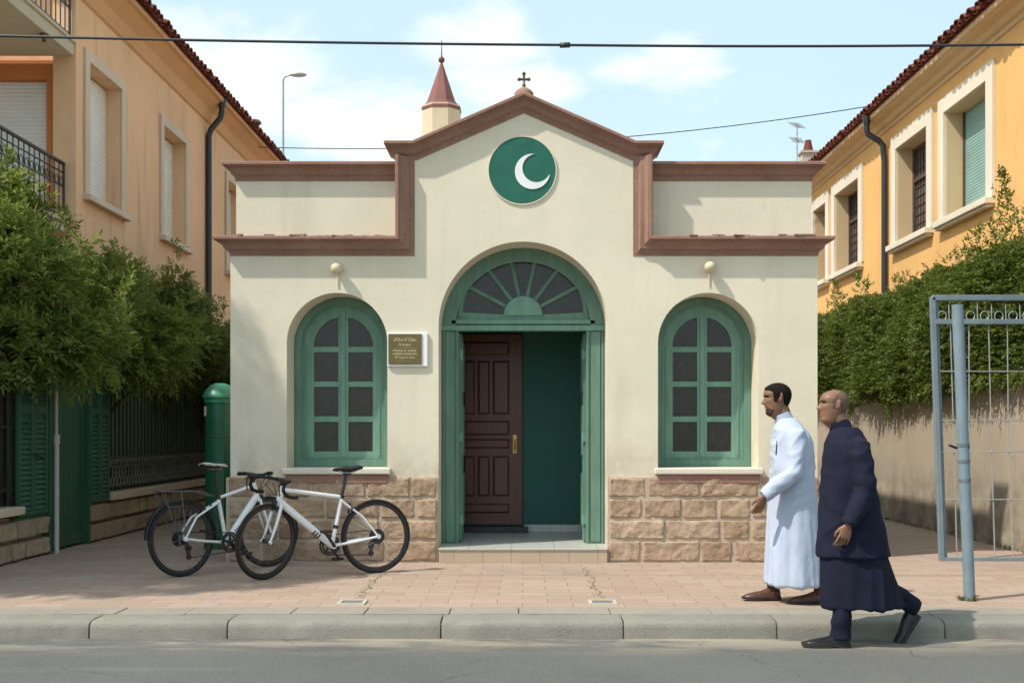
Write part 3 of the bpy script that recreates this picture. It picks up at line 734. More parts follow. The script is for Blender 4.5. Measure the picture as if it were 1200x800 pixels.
b = MB(); b.tube([G @ Vector((d0 - .02, -.05, .0)), G @ Vector((d0 - .02, -.05, 1.28))], .028, 10); b.tube([G @ Vector((d0 - .015, -.045, 1.24)), G @ Vector((d0 - .015, -.045, 2.4))], .019, 10); b.tube([G @ Vector((d0 - .02, -.05, 1.23)), G @ Vector((d0 - .02, -.05, 1.33))], .036, 10)
at(b.build('downpipe', paint('chipped_white_pipe', (.50, .46, .42), .6, .15, 4, .2, 40, 0, .4, (.12, .10, .09), .6), gw, smooth=40))
b = MB(); b.box(f0, Y1, .10, .158, .585, 2.3, G); at(b.build('green_screen', paint('faded_green_screen', (.085, .145, .085), .6, .2, 1.5, .1, 40, 0, .3, None, .6, (1, 1, .3)), gw))
b = MB(); yy = f0 + .05
while yy < Y1: b.tube([G @ Vector((yy, .05, .6)), G @ Vector((yy, .05, 2.55))], .010, 6); yy += .145
for z in (.64, 1.02, 2.2): b.box(f0, Y1, .035, .065, z, z + .025, G)
rl = at(b.build('railing', M['black'], gw))
b = MB(); yy = f0 + .04; 
while yy < Y1 - .1:
    w = .12
    for s in (-1, 1):
        b.tube([G @ Vector((yy + w / 2 + s * (w / 2) * math.cos(t), .02 + .008 * s, .655 + .355 * i / 8)) for i, t in enumerate([PI * k / 4 for k in range(9)])], .009, 5)
    yy += w
b.build('lattice', paint('grey_iron', (.17, .165, .14), .6), rl)

# tall green service pillar at the corner
kx_, ky = fx(258, 13.25), 13.25 - D0
kp = empty('service_pillar', (kx_, ky, 0), 'tall round green pillar with lighter domed cap at the corner of the prayer house', 'pillar')
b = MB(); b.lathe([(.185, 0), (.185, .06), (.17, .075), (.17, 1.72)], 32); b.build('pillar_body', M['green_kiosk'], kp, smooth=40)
b = MB(); b.box(-.006, .10, -.188, -.166, .35, 1.25); b.lathe([(.172, 1.30), (.175, 1.302), (.175, 1.318), (.172, 1.32)], 32); b.build('access_panel', M['green_kiosk'], kp, bevel=.004)
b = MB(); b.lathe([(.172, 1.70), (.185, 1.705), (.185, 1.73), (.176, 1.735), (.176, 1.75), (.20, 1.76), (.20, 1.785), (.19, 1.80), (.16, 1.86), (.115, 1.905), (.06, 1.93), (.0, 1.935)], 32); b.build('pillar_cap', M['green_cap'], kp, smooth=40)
b = MB(); b.box(-.05, .0, -.176, -.168, 1.55, 1.66); b.build('notice_sticker', M['white_sill'], kp).rotation_euler.z = -.9

# ================================================================== houses
def roof_tiles(mb, x_e, z_e, dx, dz, y0, y1, seed, pitch=.21):
    """barrel tiles: covers and channels running up the slope from the eave"""
    rg = random.Random(seed); y = y0; L = math.hypot(dx, dz); ux, uz = dx / L, dz / L; nx, nz = -uz * (1 if dx > 0 else -1), abs(ux)
    nx = -uz if ux > 0 else uz; nx, nz = (-uz, ux) if ux > 0 else (uz, -ux)
    while y < y1:
        s = -rg.uniform(0, .05); nseg = 5
        seg = [s + .42 * k for k in range(nseg)] + [L]
        for k in range(len(seg) - 1):
            for (yo, rr_, lift, up) in ((0, .088, .035, 1), (pitch / 2, .08, .045, -1)):
                rings = []
                for j, t in enumerate((seg[k], seg[k + 1] + .04)):
                    r = rr_ * (1.0 if j == 0 else .86); base = lift + (.018 if j == 0 else 0) + rg.uniform(-.004, .004); jy = rg.uniform(-.006, .006)
                    outr = []
                    for q in range(9):
                        a = PI * q / 8; outr.append((r * math.cos(a), up * r * math.sin(a) * .85))
                    inn = [(p[0] * .82, p[1] * .82) for p in outr[::-1]]
                    rings.append([(x_e + ux * t + nx * (base + h), y + yo + jy + w, z_e + uz * t + nz * (base + h)) for w, h in outr + inn])
                mb.loft(rings)
        y += pitch

LX = -5.9; HL = ML(LX); ly0 = 14.83 - D0; ly1 = 14.3
lh = empty('tan_house', (LX - 3, 8, 0), 'tan rendered two storey house with white roller shutters and a red tiled eave', 'house')
wins = [(wy(103, LX), wy(141, LX)), (wy(190.5, LX), wy(216.5, LX)), (wy(266, LX), wy(283, LX))]
zb_, zt_ = 4.55, 6.36
b = MB(); hl = lambda a, c, z0, z1: [(a, z0), (c, z0), (c, z1), (a, z1)]
lowwins = [(a, c, .9, 2.7) for a, c in wins]
b.plate(hl(ly0, ly1, 0, 7.5), [hl(a, c, zb_, zt_) for a, c in wins], 0, .3, HL)
b.box(-13, -6.13, ly0 + .32, ly0 + .5, 0, 7.5); b.box(-13, LX - .3, ly1 - .2, ly1, 0, 7.5); b.box(-13, -12.8, ly0 + .5, ly1, 0, 7.5); b.box(-12.8, LX - .3, ly0 + .5, ly1 - .2, 7.3, 7.49)
at(b.build('wall', M['tan'], lh))
b = MB(); b.box(-6.13, LX - .301, ly0 + .001, ly0 + .318, 0, 7.49); at(b.build('pier', M['pier'], lh))
b = MB(); x1 = -6.131; b.plate([(-12.5, 4.1), (x1, 4.1), (x1, 6.28), (-12.5, 6.28)], [[(-8.3, 4.12), (-6.33, 4.12), (-6.33, 6.03), (-8.3, 6.03)]], ly0 + .10, ly0 + .318); at(b.build('recess_wall', M['rust'], lh))
def slats(mb, x0, x1, z0, z1, y, h, Mx=None):
    z = z0
    while z < z1 - .005:
        h2 = min(h, z1 - z); mb.add([(x0, y, z), (x1, y, z), (x1, y - .007, z + h2 * .35), (x0, y - .007, z + h2 * .35), (x1, y - .006, z + h2 * .75), (x0, y - .006, z + h2 * .75), (x1, y, z + h2 * .97), (x0, y, z + h2 * .97), (x0, y + .01, z), (x1, y + .01, z), (x1, y + .01, z + h2), (x0, y + .01, z + h2)],
               [(0, 1, 2, 3), (3, 2, 4, 5), (5, 4, 6, 7), (7, 6, 10, 11), (8, 11, 10, 9), (0, 3, 5, 7, 11, 8), (1, 9, 10, 6, 4, 2), (0, 8, 9, 1)], Mx); z += h2
b = MB(); slats(b, -8.3, -6.33, 4.13, 6.03, ly0 + .22, .055); at(b.build('roller_shutter', M['shutter_w'], lh))
for a, c in wins:
    b = MB(); t = .15
    b.plate(hl(a - t, c + t, zb_ - .02, zt_ + t), [hl(a + .002, c - .002, zb_ - .001, zt_ - .002)], -.035, -.002, HL); w = at(b.build('window', M['tan_trim'], lh, bevel=.006))
    b = MB(); b.box(a - t - .03, c + t + .03, -.11, .28, zb_ - .09, zb_ - .001, HL); b.build('sill', M['tan_trim'], w, bevel=.01)
    b = MB(); slats(b, a, c, zb_, zt_ - .02, .22, .05, HL); b.build('roller_shutter', M['shutter_w'], w)
b = MB(); b.loft([[(-5.90, y, 7.10), (-5.86, y, 7.12), (-5.80, y, 7.30), (-5.62, y, 7.44), (-5.55, y, 7.45), (-5.55, y, 7.53), (-5.90, y, 7.62)] for y in (ly0 - .35, ly1 + .2)]); 
at(b.build('eave_soffit', M['soffit_l'], lh))
b = MB(); b.loft([[(-5.54, y, 7.535), (-10.4, y, 9.3), (-10.4, y, 9.24), (-5.56, y, 7.50)] for y in (ly0 - .35, ly1 + .2)]); roof_tiles(b, -5.50, 7.53, -3.2, 1.16, ly0 - .35, ly1 + .15, 4)
at(b.build('roof', M['tile'], lh))
def rail(mb, p0, p1, z0, z1, n):
    p0 = Vector(p0); p1 = Vector(p1); u = (p1 - p0)
    up = lambda z: Vector((0, 0, z))
    mb.tube([p0 + up(z1), p1 + up(z1)], .026, 8)
    for z in (z0 + .07, z0 + (z1 - z0) * .60, z1 - .12): mb.tube([p0 + up(z), p1 + up(z)], .012, 6)
    for i in range(n + 1):
        p = p0 + u * i / n; mb.tube([p + up(z0), p + up(z1)], .009 if i not in (0, n) else .018, 6)
    for i in range(n):
        p = p0 + u * (i + .5) / n
        mb.tube([p + up(z0 + (z1 - z0) * .60) + u.normalized() * .045 * math.cos(t) + up(.06 + .055 * math.sin(t)) for t in [PI * k / 5 for k in range(11)]], .006, 5)
for (s0, s1, r1) in ((3.97, 4.12, 4.88), (6.30, 6.50, 7.2)):
    xe = -6.0 if s0 < 5 else -5.92; b = MB(); b.box(-10.5, xe, .75, ly0 - .002, s0, s1); b.box(-10.5, xe + .03, .72, ly0 - .002, s1 - .04, s1 + .012)
    bl = at(b.build('balcony', M['pier'], lh, bevel=.01))
    b = MB(); rail(b, (xe - .05, .8, 0), (xe - .05, ly0 - .03, 0), s1 + .01, r1, 15); rail(b, (-10.4, .8, 0), (xe - .05, .8, 0), s1 + .01, r1, 28); b.build('balcony_railing', M['black'], bl)
b = MB(); b.lathe([(.0, 0), (.06, .0), (.05, -.04), (.025, -.05), (.03, -.09), (.0, -.10)], 14, (fx(52, 14), 14 - D0, 6.298)); at(b.build('ceiling_lamp', M['bronze'], lh))
b = MB(); dp = wy(241, LX); b.tube([(-5.60, dp, 7.50), (-5.60, dp, 7.28), (-5.63, dp, 7.16), (-5.80, dp, 6.96), (-5.84, dp, 6.84), (-5.84, dp, 6.6), (-5.84, dp, 0)], .055, 12); b.lathe([(.06, 0), (.085, .12), (.085, .17), (.06, .18)], 14, (-5.60, dp, 7.36))
at(b.build('downpipe', M['pipe'], lh, smooth=50))
b = MB(); n = 14; a_, c_ = (LX + .02, wy(98, LX), fz(0, wy(98, LX) + D0)), (LX + .02, wy(297, LX), fz(187, wy(297, LX) + D0))
b.tube([Vector(a_).lerp(Vector(c_), i / n) + Vector((0, 0, -.05 * math.sin(PI * i / n))) for i in range(-1, n + 1)], .012, 6); at(b.build('wall_cable', M['pipe'], lh))
b = MB(); vx, vy = -6.05, 13.5; vd = vy + D0; b.tube([(vx, vy, 7.5), (vx, vy, fz(146, vd))], .05, 10); b.lathe([(.05, 0), (.13, .08), (.16, .11), (.12, .17), (.0, .19)], 14, (vx, vy, fz(150, vd))); at(b.build('vent_pipe', M['bronze'], lh, smooth=50))

RX = 6.4; HR = MR(RX); ry0, ry1 = -1.5, 17
rh = empty('orange_house', (RX + 3, 8, 0), 'bright orange house with cream window surrounds and tiled eave behind the hedge', 'house')
def dd_(px): return wy(px, RX)
rw = [(dd_(1167), dd_(1102.5), 'shutter'), (dd_(1095), dd_(1047), 'grille'), (dd_(1012.5), dd_(976.5), 'grille'), (dd_(973), dd_(952), 'grille')]
zb_, zt_ = 4.56, 6.42; T = .23
b = MB(); b.plate(hl(-ry1, -ry0, 0, 6.72), [hl(-(c - T), -(a + T), zb_ + .0, zt_ - T) for a, c, k in rw], 0, .4, HR)
b.box(RX + .4, 13, ry0, ry0 + .3, 0, 6.72); b.box(RX + .4, 13, ry1 - .3, ry1, 0, 6.72); b.box(12.7, 13, ry0 + .3, ry1 - .3, 0, 6.72); b.box(RX + .4, 12.7, ry0 + .3, ry1 - .3, 6.4, 6.7)
at(b.build('wall', M['orange'], rh))
for a, c, k in rw:
    xa, xc = -c, -a
    b = MB(); b.plate(hl(xa, xc, zb_ - .001, zt_), [hl(xa + T, xc - T, zb_ - .0, zt_ - T)], -.05, -.002, HR); w = at(b.build('window', M['cream_trim'], rh, bevel=.008))
    b = MB(); b.box(xa + .02, xc - .02, -.15, .33, zb_ - .10, zb_ - .002, HR); b.box(xa + .05, xc - .05, -.11, .0, zb_ - .14, zb_ - .101, HR); b.build('sill', M['cream_trim'], w, bevel=.012)
    b = MB(); b.plate(hl(xa + T - .001, xc - T + .001, zb_, zt_ - T + .001), [hl(xa + T + .012, xc - T - .012, zb_ + .001, zt_ - T - .012)], -.001, .33, HR); b.build('reveal', M['reveal'], w)
    i0, i1, j0, j1 = xa + T + .012, xc - T - .012, zb_, zt_ - T - .012
    if k == 'shutter':
        b = MB(); slats(b, i0 + .05, i1 - .01, j0 + .02, j1 - .01, .27, .045, HR); b.build('roller_shutter', M['shutter_g'], w)
        b = MB(); b.box(i0, i0 + .05, .24, .32, j0, j1, HR); b.build('shutter_guide', M['grille'], w)
    else:
        b = MB(); b.box(i0, i1, .30, .31, j0, j1, HR); b.build('pane', M['lead_glass'], w)
        b = MB(); mid = (i0 + i1) / 2; zz = j0 + (j1 - j0) * .66
        for q0, q1 in ((i0, i0 + .055), (mid - .04, mid + .04), (i1 - .055, i1)): b.box(q0, q1, .245, .296, j0, j1, HR)
        for z in (j0, zz - .03, j1 - .055): b.box(i0 + .056, i1 - .056, .25, .292, z, z + .055, HR)
        rg = random.Random(int(a * 10)); 
        for z in np.arange(j0 + .16, j1, .155): b.box(i0 + .05, i1 - .05, .275, .299, z, z + .016, HR)
        for q in np.arange(i0 + .14, i1, .125): b.box(q, q + .014, .277, .2985, j0 + .05, j1 - .05, HR)
        b.build('window_grille', M['grille'], w)
b = MB(); b.loft([[(6.41, y, 6.64), (6.37, y, 6.65), (6.36, y, 6.70), (6.30, y, 6.72), (6.25, y, 6.78), (6.13, y, 6.80), (6.12, y, 6.815), (6.06, y, 6.82), (6.05, y, 6.90), (6.41, y, 6.98)] for y in (ry0 - .3, ry1 + .2)])
at(b.build('eave_moulding', plaster('eave_beige', (.60, .42, .24), (.42, .27, .15), .3, .3, .2), rh, smooth=30))
b = MB(); b.loft([[(6.04, y, 6.905), (11, y, 8.7), (11, y, 8.64), (6.06, y, 6.87)] for y in (ry0 - .3, ry1 + .2)]); roof_tiles(b, 6.0, 6.90, 3.2, 1.16, ry0 - .3, ry1 + .15, 14)
at(b.build('roof', M['tile'], rh))
b = MB(); dp = dd_(1041); b.tube([(6.02, dp, 6.88), (6.02, dp, 6.66), (6.04, dp, 6.58), (6.24, dp, 6.46), (6.31, dp, 6.38), (6.33, dp, 6.1), (6.33, dp, 0)], .052, 12); b.lathe([(.055, 0), (.075, .1), (.075, .16), (.06, .17)], 14, (6.02, dp, 6.74))
at(b.build('downpipe', M['pipe'], rh, smooth=50))

bh = empty('house', (8, 26, 0), 'pale house behind the prayer house with a chimney pot beside the orange roof', 'house')
b = MB(); b.box(3.6, 16, 20, 29, 0, 8.2); at(b.build('wall', M['tan_trim'], bh))
for x in (4.6, 7.2, 9.8):
    for z in (1.2, 5.0):
        b = MB(); b.plate(hl(x - .62, x + .62, z - .1, z + 1.75), [hl(x - .5, x + .5, z, z + 1.63)], 19.93, 19.998); w = at(b.build('window', M['cream_trim'], bh, bevel=.008))
        b = MB(); slats(b, x - .5, x + .5, z + .002, z + 1.628, 19.985, .05); b.build('roller_shutter', M['shutter_g'], w)
b = MB(); b.box(3.3, 16.3, 19.7, 29.3, 8.2, 8.32); at(b.build('roof', M['cornice'], bh, bevel=.02))
cd = 33.; cx_ = fx(947, cd); b = MB(); b.box(cx_ - .22, cx_ + .22, cd - D0 - .2, cd - D0 + .2, 8.0, fz(181, cd)); b.box(cx_ - .27, cx_ + .27, cd - D0 - .25, cd - D0 + .25, fz(181, cd), fz(178.5, cd)); ch = at(b.build('chimney', M['concrete'], bh))
b = MB(); b.lathe([(.19, 0), (.15, .05), (.09, .32), (.10, .34), (.0, .36)], 12, (cx_, cd - D0, fz(178.5, cd))); b.build('chimney_pot', M['tile'], ch)
an = empty('antenna', (fx(934, 32), 32 - D0, 8.2), 'thin rooftop television antenna beside the chimney pot near the orange house', 'antenna')
b = MB(); hh = fz(147, 32) - 8.2; b.tube([(0, 0, 0), (0, 0, hh)], .022, 8); mast = b.build('mast', M['wire'], an)
for z, w in ((hh, .16), (hh - .42, .12)):
    b = MB(); b.tube([(-w, -.25, z), (w, .25, z)], .014, 6)
    for k in range(6):
        t = -1 + 2 * k / 5; b.tube([(w * t + .16, .25 * t - .05, z - .03), (w * t - .16, .25 * t + .05, z + .03)], .009, 5)
    b.build('aerial', M['wire'], an)

# street lamp far behind
ld = 31.; lx = fx(331.5, ld)
sl = empty('street_lamp', (lx, ld - D0, 0), 'tall slim grey street lamp rising behind the tan house roof', 'street lamp')
b = MB(); zt = fz(90, ld); b.tube([(0, 0, 0), (0, 0, 4), (0, 0, zt - .1), (.05, 0, zt), (.25, 0, zt + .06)], [.06, .05, .035, .03, .025], 10); b.build('pole', M['wire'], sl, smooth=60)
b = MB(); b.ball((.42, 0, zt + .05), .24, .13, .06); b.build('lamp_head', M['wire'], sl, smooth=True)

# ================================================================== RIGHT: retaining wall, gate, post
b = MB(); WXr = 5.64
n = 60; rings = []
for i in range(n + 1):
    y = -2.9 + (12.2 + 2.9) * i / n; rings.append([(WXr + .012 * mnoise.noise(Vector((y * .8, z * 1.1, 3))) , y, z) for z in np.linspace(-.02, 2.12, 14)] + [(WXr + .4, y, 2.12), (WXr + .4, y, -.02)])
b.loft(rings); tag(b.build('retaining_wall', M['retaining'], smooth=40), 'stained tan retaining wall below the clipped hedge and behind the mesh gate', 'wall')
b = MB(); b.box(3.1, 5.6, 11.6, 11.8, 0, 2.3); tag(b.build('alley_wall', M['retaining']), 'plain wall closing the shaded alley behind the bald man', 'wall')
b = MB(); b.box(-5.3, -3.1, 9.4, 9.6, 0, 2.2); tag(b.build('yard_wall', M['retaining']), 'plain wall closing the shaded yard behind the green pillar', 'wall')
gd = 11.9; gy = gd - D0
gt = empty('mesh_gate', (fx(1106, gd), gy, 0), 'blue grey steel frame gate panel with thin wire mesh against the retaining wall', 'gate')
ox = fx(1106, gd); X_ = lambda px: fx(px, gd) - ox; Z_ = lambda py: fz(py, gd)
b = MB(); gr = 1.26
def bar(mb, p, q, w, dpt=.05):
    p = Vector(p); q = Vector(q); t = (q - p).normalized(); n_ = Vector((0, 1, 0)); s_ = t.cross(n_)
    mb.loft([[tuple(c + s_ * a * w / 2 + n_ * e * dpt / 2) for a, e in ((-1, -1), (1, -1), (1, 1), (-1, 1))] for c in (p, q)])
bar(b, (X_(1103.5), 0, Z_(658)), (X_(1092.5), 0, Z_(348)), .055); bar(b, (X_(1108.5), .03, Z_(657)), (X_(1098), .03, Z_(352)), .04)
bar(b, (X_(1092), 0, Z_(349)), (gr, 0, Z_(349)), .06); bar(b, (X_(1096), 0, Z_(377)), (gr, 0, Z_(377)), .055); bar(b, (X_(1105), 0, Z_(655)), (gr, 0, Z_(655)), .045); bar(b, (gr - .03, 0, Z_(655)), (gr - .03, 0, Z_(349)), .06)
b.build('gate_frame', M['blue_steel'], gt, bevel=.006)
b = MB(); rg = random.Random(2)
for px in (1119, 1141, 1164, 1186, 1207, 1228):
    b.tube([(X_(px + 1 + rg.uniform(-2, 2)), .01, Z_(655)), (X_(px - 3 + rg.uniform(-2, 2)), .012, Z_(500)), (X_(px - 5), .01, Z_(378))], .007, 6)
for py in (435, 492, 529, 585): b.tube([(X_(1100), .0, Z_(py + rg.uniform(-1, 1))), (gr * .5, .004, Z_(py)), (gr, .0, Z_(py + rg.uniform(-2, 2)))], .006, 6)
b.build('wire_mesh', M['wire'], gt)
b = MB(); q = X_(1104)
while q < gr - .1:
    b.tube([(q + .045 * math.cos(t), 0, Z_(370) + .05 * math.sin(t)) for t in [PI * k / 8 for k in range(-2, 11)]], .005, 5); b.tube([(q + .075, 0, Z_(374)), (q + .07, 0, Z_(356))], .005, 5); q += .15
b.build('scroll_band', M['wire'], gt)
pd = 9.13; p0 = Vector((fx(1136.5, pd), pd - D0, 0)); p1 = Vector((fx(1122, pd), pd - D0, fz(357, pd)))
po = empty('leaning_post', p0, 'leaning blue grey steel tube post standing in front of the mesh gate', 'post')
v = p1 - p0; b = MB(); b.tube([(0, 0, -.02), tuple(v * .5), tuple(v)], .045, 20); b.build('tube', M['blue_steel'], po, smooth=50)
b = MB()
for t in (.465, .52, .40):
  b = MB(); b.tube([tuple(v * t), tuple(v * (t + .012))], .048, 20); b.build('band', paint('worn_band', (.12, .14, .15), .6, .3, 30), po, smooth=50)
b = MB(); b.tube([tuple(v * .997), tuple(v * 1.003)], .043, 20); b.build('hollow_top', M['black'], po)
b = MB(); b.tube([tuple(v * .518 + Vector((.03, -.04, 0))), tuple(v * .513 + Vector((-.02, .06, .0))), tuple(v * .52 + Vector((-.11, .01, .01)))], .010, 6); b.build('wire_tie', M['black'], po)

# ================================================================== cables
def sag(p, q, s, n=24): return [Vector(p).lerp(Vector(q), i / n) - Vector((0, 0, s * 4 * (i / n) * (1 - i / n))) for i in range(n + 1)]
cd = 9.; k = lambda px, py: (fx(px, cd), cd - D0, fz(py, cd))
b = MB(); pl_ = sag((-9.5, cd - D0, 4.72), k(662, 53), .05) + sag(k(662, 53), (10, cd - D0, 4.66), .08)[1:]
b.tube(pl_, .011, 8); b.tube([k(656, 53.3), k(668, 52.9)], .022, 8); tag(b.build('overhead_cable', M['pipe'], smooth=True), 'dark overhead cable crossing the street in front of the prayer house', 'cable')
cd = 24.; b = MB(); b.tube(sag((fx(200, cd), cd - D0, fz(168, cd)), (fx(1022, cd), cd - D0, fz(124, cd)), .42), .010, 6); tag(b.build('roof_wire', M['pipe'], smooth=True), 'thin grey wire strung between the two house roofs behind the gable', 'cable')

# small covers, cracks and weeds in the paving
for px, py, lab in ((413, 706, 'small grey cover plate in the paving between the bicycles and the kerb'), (706, 706, 'small grey cover plate in the paving in front of the open doorway')):
    d = FP * EYE / (py - CY); x = fx(px, d); cv = empty('utility_cover', (x, d - D0, 0), lab, 'cover', 'small cover plates in the paving')
    b = MB(); b.plate([(-.11, -.11), (.11, -.11), (.11, .11), (-.11, .11)], [[(-.085, -.085), (.085, -.085), (.085, .085), (-.085, .085)]], 0, .012, Matrix.Translation((0, 0, .012)) @ Matrix.Rotation(-PI / 2, 4, 'X')); b.build('rim', M['concrete'], cv)
    b = MB(); b.box(-.083, .083, -.083, .083, -.01, .006)
    for i in range(4): b.box(-.07, .07, -.06 + .035 * i, -.045 + .035 * i, .006, .010)
    b.build('lid', paint('grey_iron_lid', (.22, .215, .20), .6, .2, 20), cv)
def blade_tuft(V, F, x, y, z, n, h, rg):
    for _ in range(n):
        a = rg.uniform(0, 2 * PI); hh = h * rg.uniform(.4, 1.2); w = .004; l = rg.uniform(.2, .9) * hh; bx, by = x + rg.gauss(0, .02), y + rg.gauss(0, .02)
        dx, dy = math.cos(a), math.sin(a); i = len(V)
        V += [(bx - dy * w, by + dx * w, z), (bx + dy * w, by - dx * w, z), (bx + dx * l * .5 + dy * w * .8, by + dy * l * .5 - dx * w * .8, z + hh * .7), (bx + dx * l, by + dy * l, z + hh)]
        F.append((i, i + 1, i + 2, i + 3))
V, F = [], []; rg = random.Random(3)
blade_tuft(V, F, p0.x, p0.y - .03, 0, 60, .05, rg); blade_tuft(V, F, p0.x - .06, p0.y, 0, 40, .04, rg)
for (xa, ya, xb_, yb_) in ((fx(448, 10.9), -.9, fx(420, 9.2), -2.55), (fx(688, 11.2), -.5, fx(703, 9.2), -2.5)):
    for i in range(38):
        t = i / 37; x = xa + (xb_ - xa) * t + .05 * mnoise.noise(Vector((t * 6, xa, 0))) ; y = ya + (yb_ - ya) * t
        if rg.random() < .55: blade_tuft(V, F, x, y, 0, rg.randint(1, 4), .010, rg)
for i in range(60): blade_tuft(V, F, rg.uniform(3.2, 5.6), 0, -5, 1, .01, rg)
for i in range(50):
    blade_tuft(V, F, WXr - .03, rg.uniform(-2.5, 6), 0, rg.randint(2, 7), .05, rg)
tag(np_mesh('weeds', np.array(V), np.array(F), M['weed']), kind='stuff')
def crack(mb, pts, w, z=.0042):
    rg = random.Random(len(pts)); n = len(pts); L = []; Rr = []
    for i, (x, y) in enumerate(pts):
        a = pts[max(0, i - 1)]; c = pts[min(n - 1, i + 1)]; t = Vector((c[0] - a[0], c[1] - a[1], 0)).normalized(); nn = Vector((-t.y, t.x, 0)); ww = w * rg.uniform(.4, 1.3) * (1 if 0 < i < n - 1 else .1)
        L.append((x + nn.x * ww, y + nn.y * ww, z)); Rr.append((x - nn.x * ww, y - nn.y * ww, z))
    vs = L + Rr; mb.add(vs, [(i, i + 1, n + i + 1, n + i) for i in range(n - 1)])
b = MB()
for (xa, ya, xb_, yb_) in ((fx(450, 10.9), -.85, fx(418, 9.2), -2.6), (fx(686, 11.2), -.4, fx(704, 9.2), -2.55)):
    pts = [(xa + (xb_ - xa) * i / 40 + .06 * mnoise.noise(Vector((i * .33, xa, 0))) + .02 * mnoise.noise(Vector((i * 1.1, xa, 5))), ya + (yb_ - ya) * i / 40) for i in range(41)]
    crack(b, pts, .0032)
tag(b.build('pavement', paint('crack_dirt', (.17, .14, .105), .95, .3, 30)), kind='structure')
# ================================================================== FOLIAGE
def sprigs(B, Dv, K, slen, ll, lw, rng, droop=.25, curl=.25, both=True):
    """leaf sprigs: N base points, directions; K leaflets each. returns V, F (quads)"""
    N = len(B); Dv = Dv / np.linalg.norm(Dv, axis=1, keepdims=True)
    rv = rng.normal(size=(N, 3)); S = np.cross(Dv, rv + np.array([0, 0, 1.5])); S /= np.linalg.norm(S, axis=1, keepdims=True) + 1e-9
    Nn = np.cross(S, Dv); Nn *= np.sign(Nn[:, 2:3] + 1e-6)
    sl = slen * rng.uniform(.65, 1.25, (N, 1)); quads = []
    for k in range(K):
        t = (k + 1) / K; side = 0 if k == K - 1 else (1 if k % 2 else -1)
        base = B + Dv * sl * t * .9 + np.array([0, 0, -1]) * (droop * sl * t * t)
        ang = 0 if side == 0 else rng.uniform(.7, 1.15, (N, 1))
        d = Dv * np.cos(ang) + S * side * np.sin(ang) + Nn * rng.normal(0, curl, (N, 1)) + np.array([0, 0, -1]) * (droop * .5) + rng.normal(0, .12, (N, 3))
        d /= np.linalg.norm(d, axis=1, keepdims=True)
        w = np.cross(d, Nn + rng.normal(0, .45, (N, 3))); w /= np.linalg.norm(w, axis=1, keepdims=True) + 1e-9
        L = ll * rng.uniform(.6, 1.2, (N, 1)); Wd = lw * rng.uniform(.75, 1.2, (N, 1))
        up = np.cross(w, d)
        f1 = up * Wd * .14
        quads.append(np.stack([base, base + d * L * .22 + w * Wd * .40 + f1, base + d * L * .55 + w * Wd * .46 + f1, base + d * L - up * L * .10, base + d * L * .55 - w * Wd * .46 + f1, base + d * L * .22 - w * Wd * .40 + f1], 1))
    Q = np.concatenate(quads, 0); V = Q.reshape(-1, 3); F = np.arange(len(V)).reshape(-1, 6)
    return V, F
def blob_points(blobs, dens, rng, lo=.45, up_bias=.3):
    Bs, Ds = [], []
    for (cx, cy, cz, rx, ry, rz) in blobs:
        n = int(dens * (rx * ry + ry * rz + rx * rz) / 3 * 4 * PI)
        u = rng.normal(size=(n, 3)); u /= np.linalg.norm(u, axis=1, keepdims=True)
        r = lo + (1.0 - lo) * rng.uniform(0, 1, (n, 1)) ** .55
        p = np.array([cx, cy, cz]) + u * r * np.array([rx, ry, rz]); Bs.append(p)
        d = u / np.array([rx, ry, rz]) * min(rx, ry, rz) + rng.normal(0, .45, (n, 3)) + np.array([0, 0, up_bias]); Ds.append(d)
    return np.concatenate(Bs), np.concatenate(Ds)
def make_blobs(c, ext, n, r, rg, squash=.8):
    out = []
    for i in range(n):
        while True:
            u = Vector((rg.uniform(-1, 1), rg.uniform(-1, 1), rg.uniform(-1, 1)))
            if .15 < u.length < 1: break
        u = u.normalized() * (u.length ** .6)
        k = r * rg.uniform(.7, 1.25); out.append((c[0] + u.x * ext[0], c[1] + u.y * ext[1], c[2] + u.z * ext[2], k, k, k * squash))
    return out
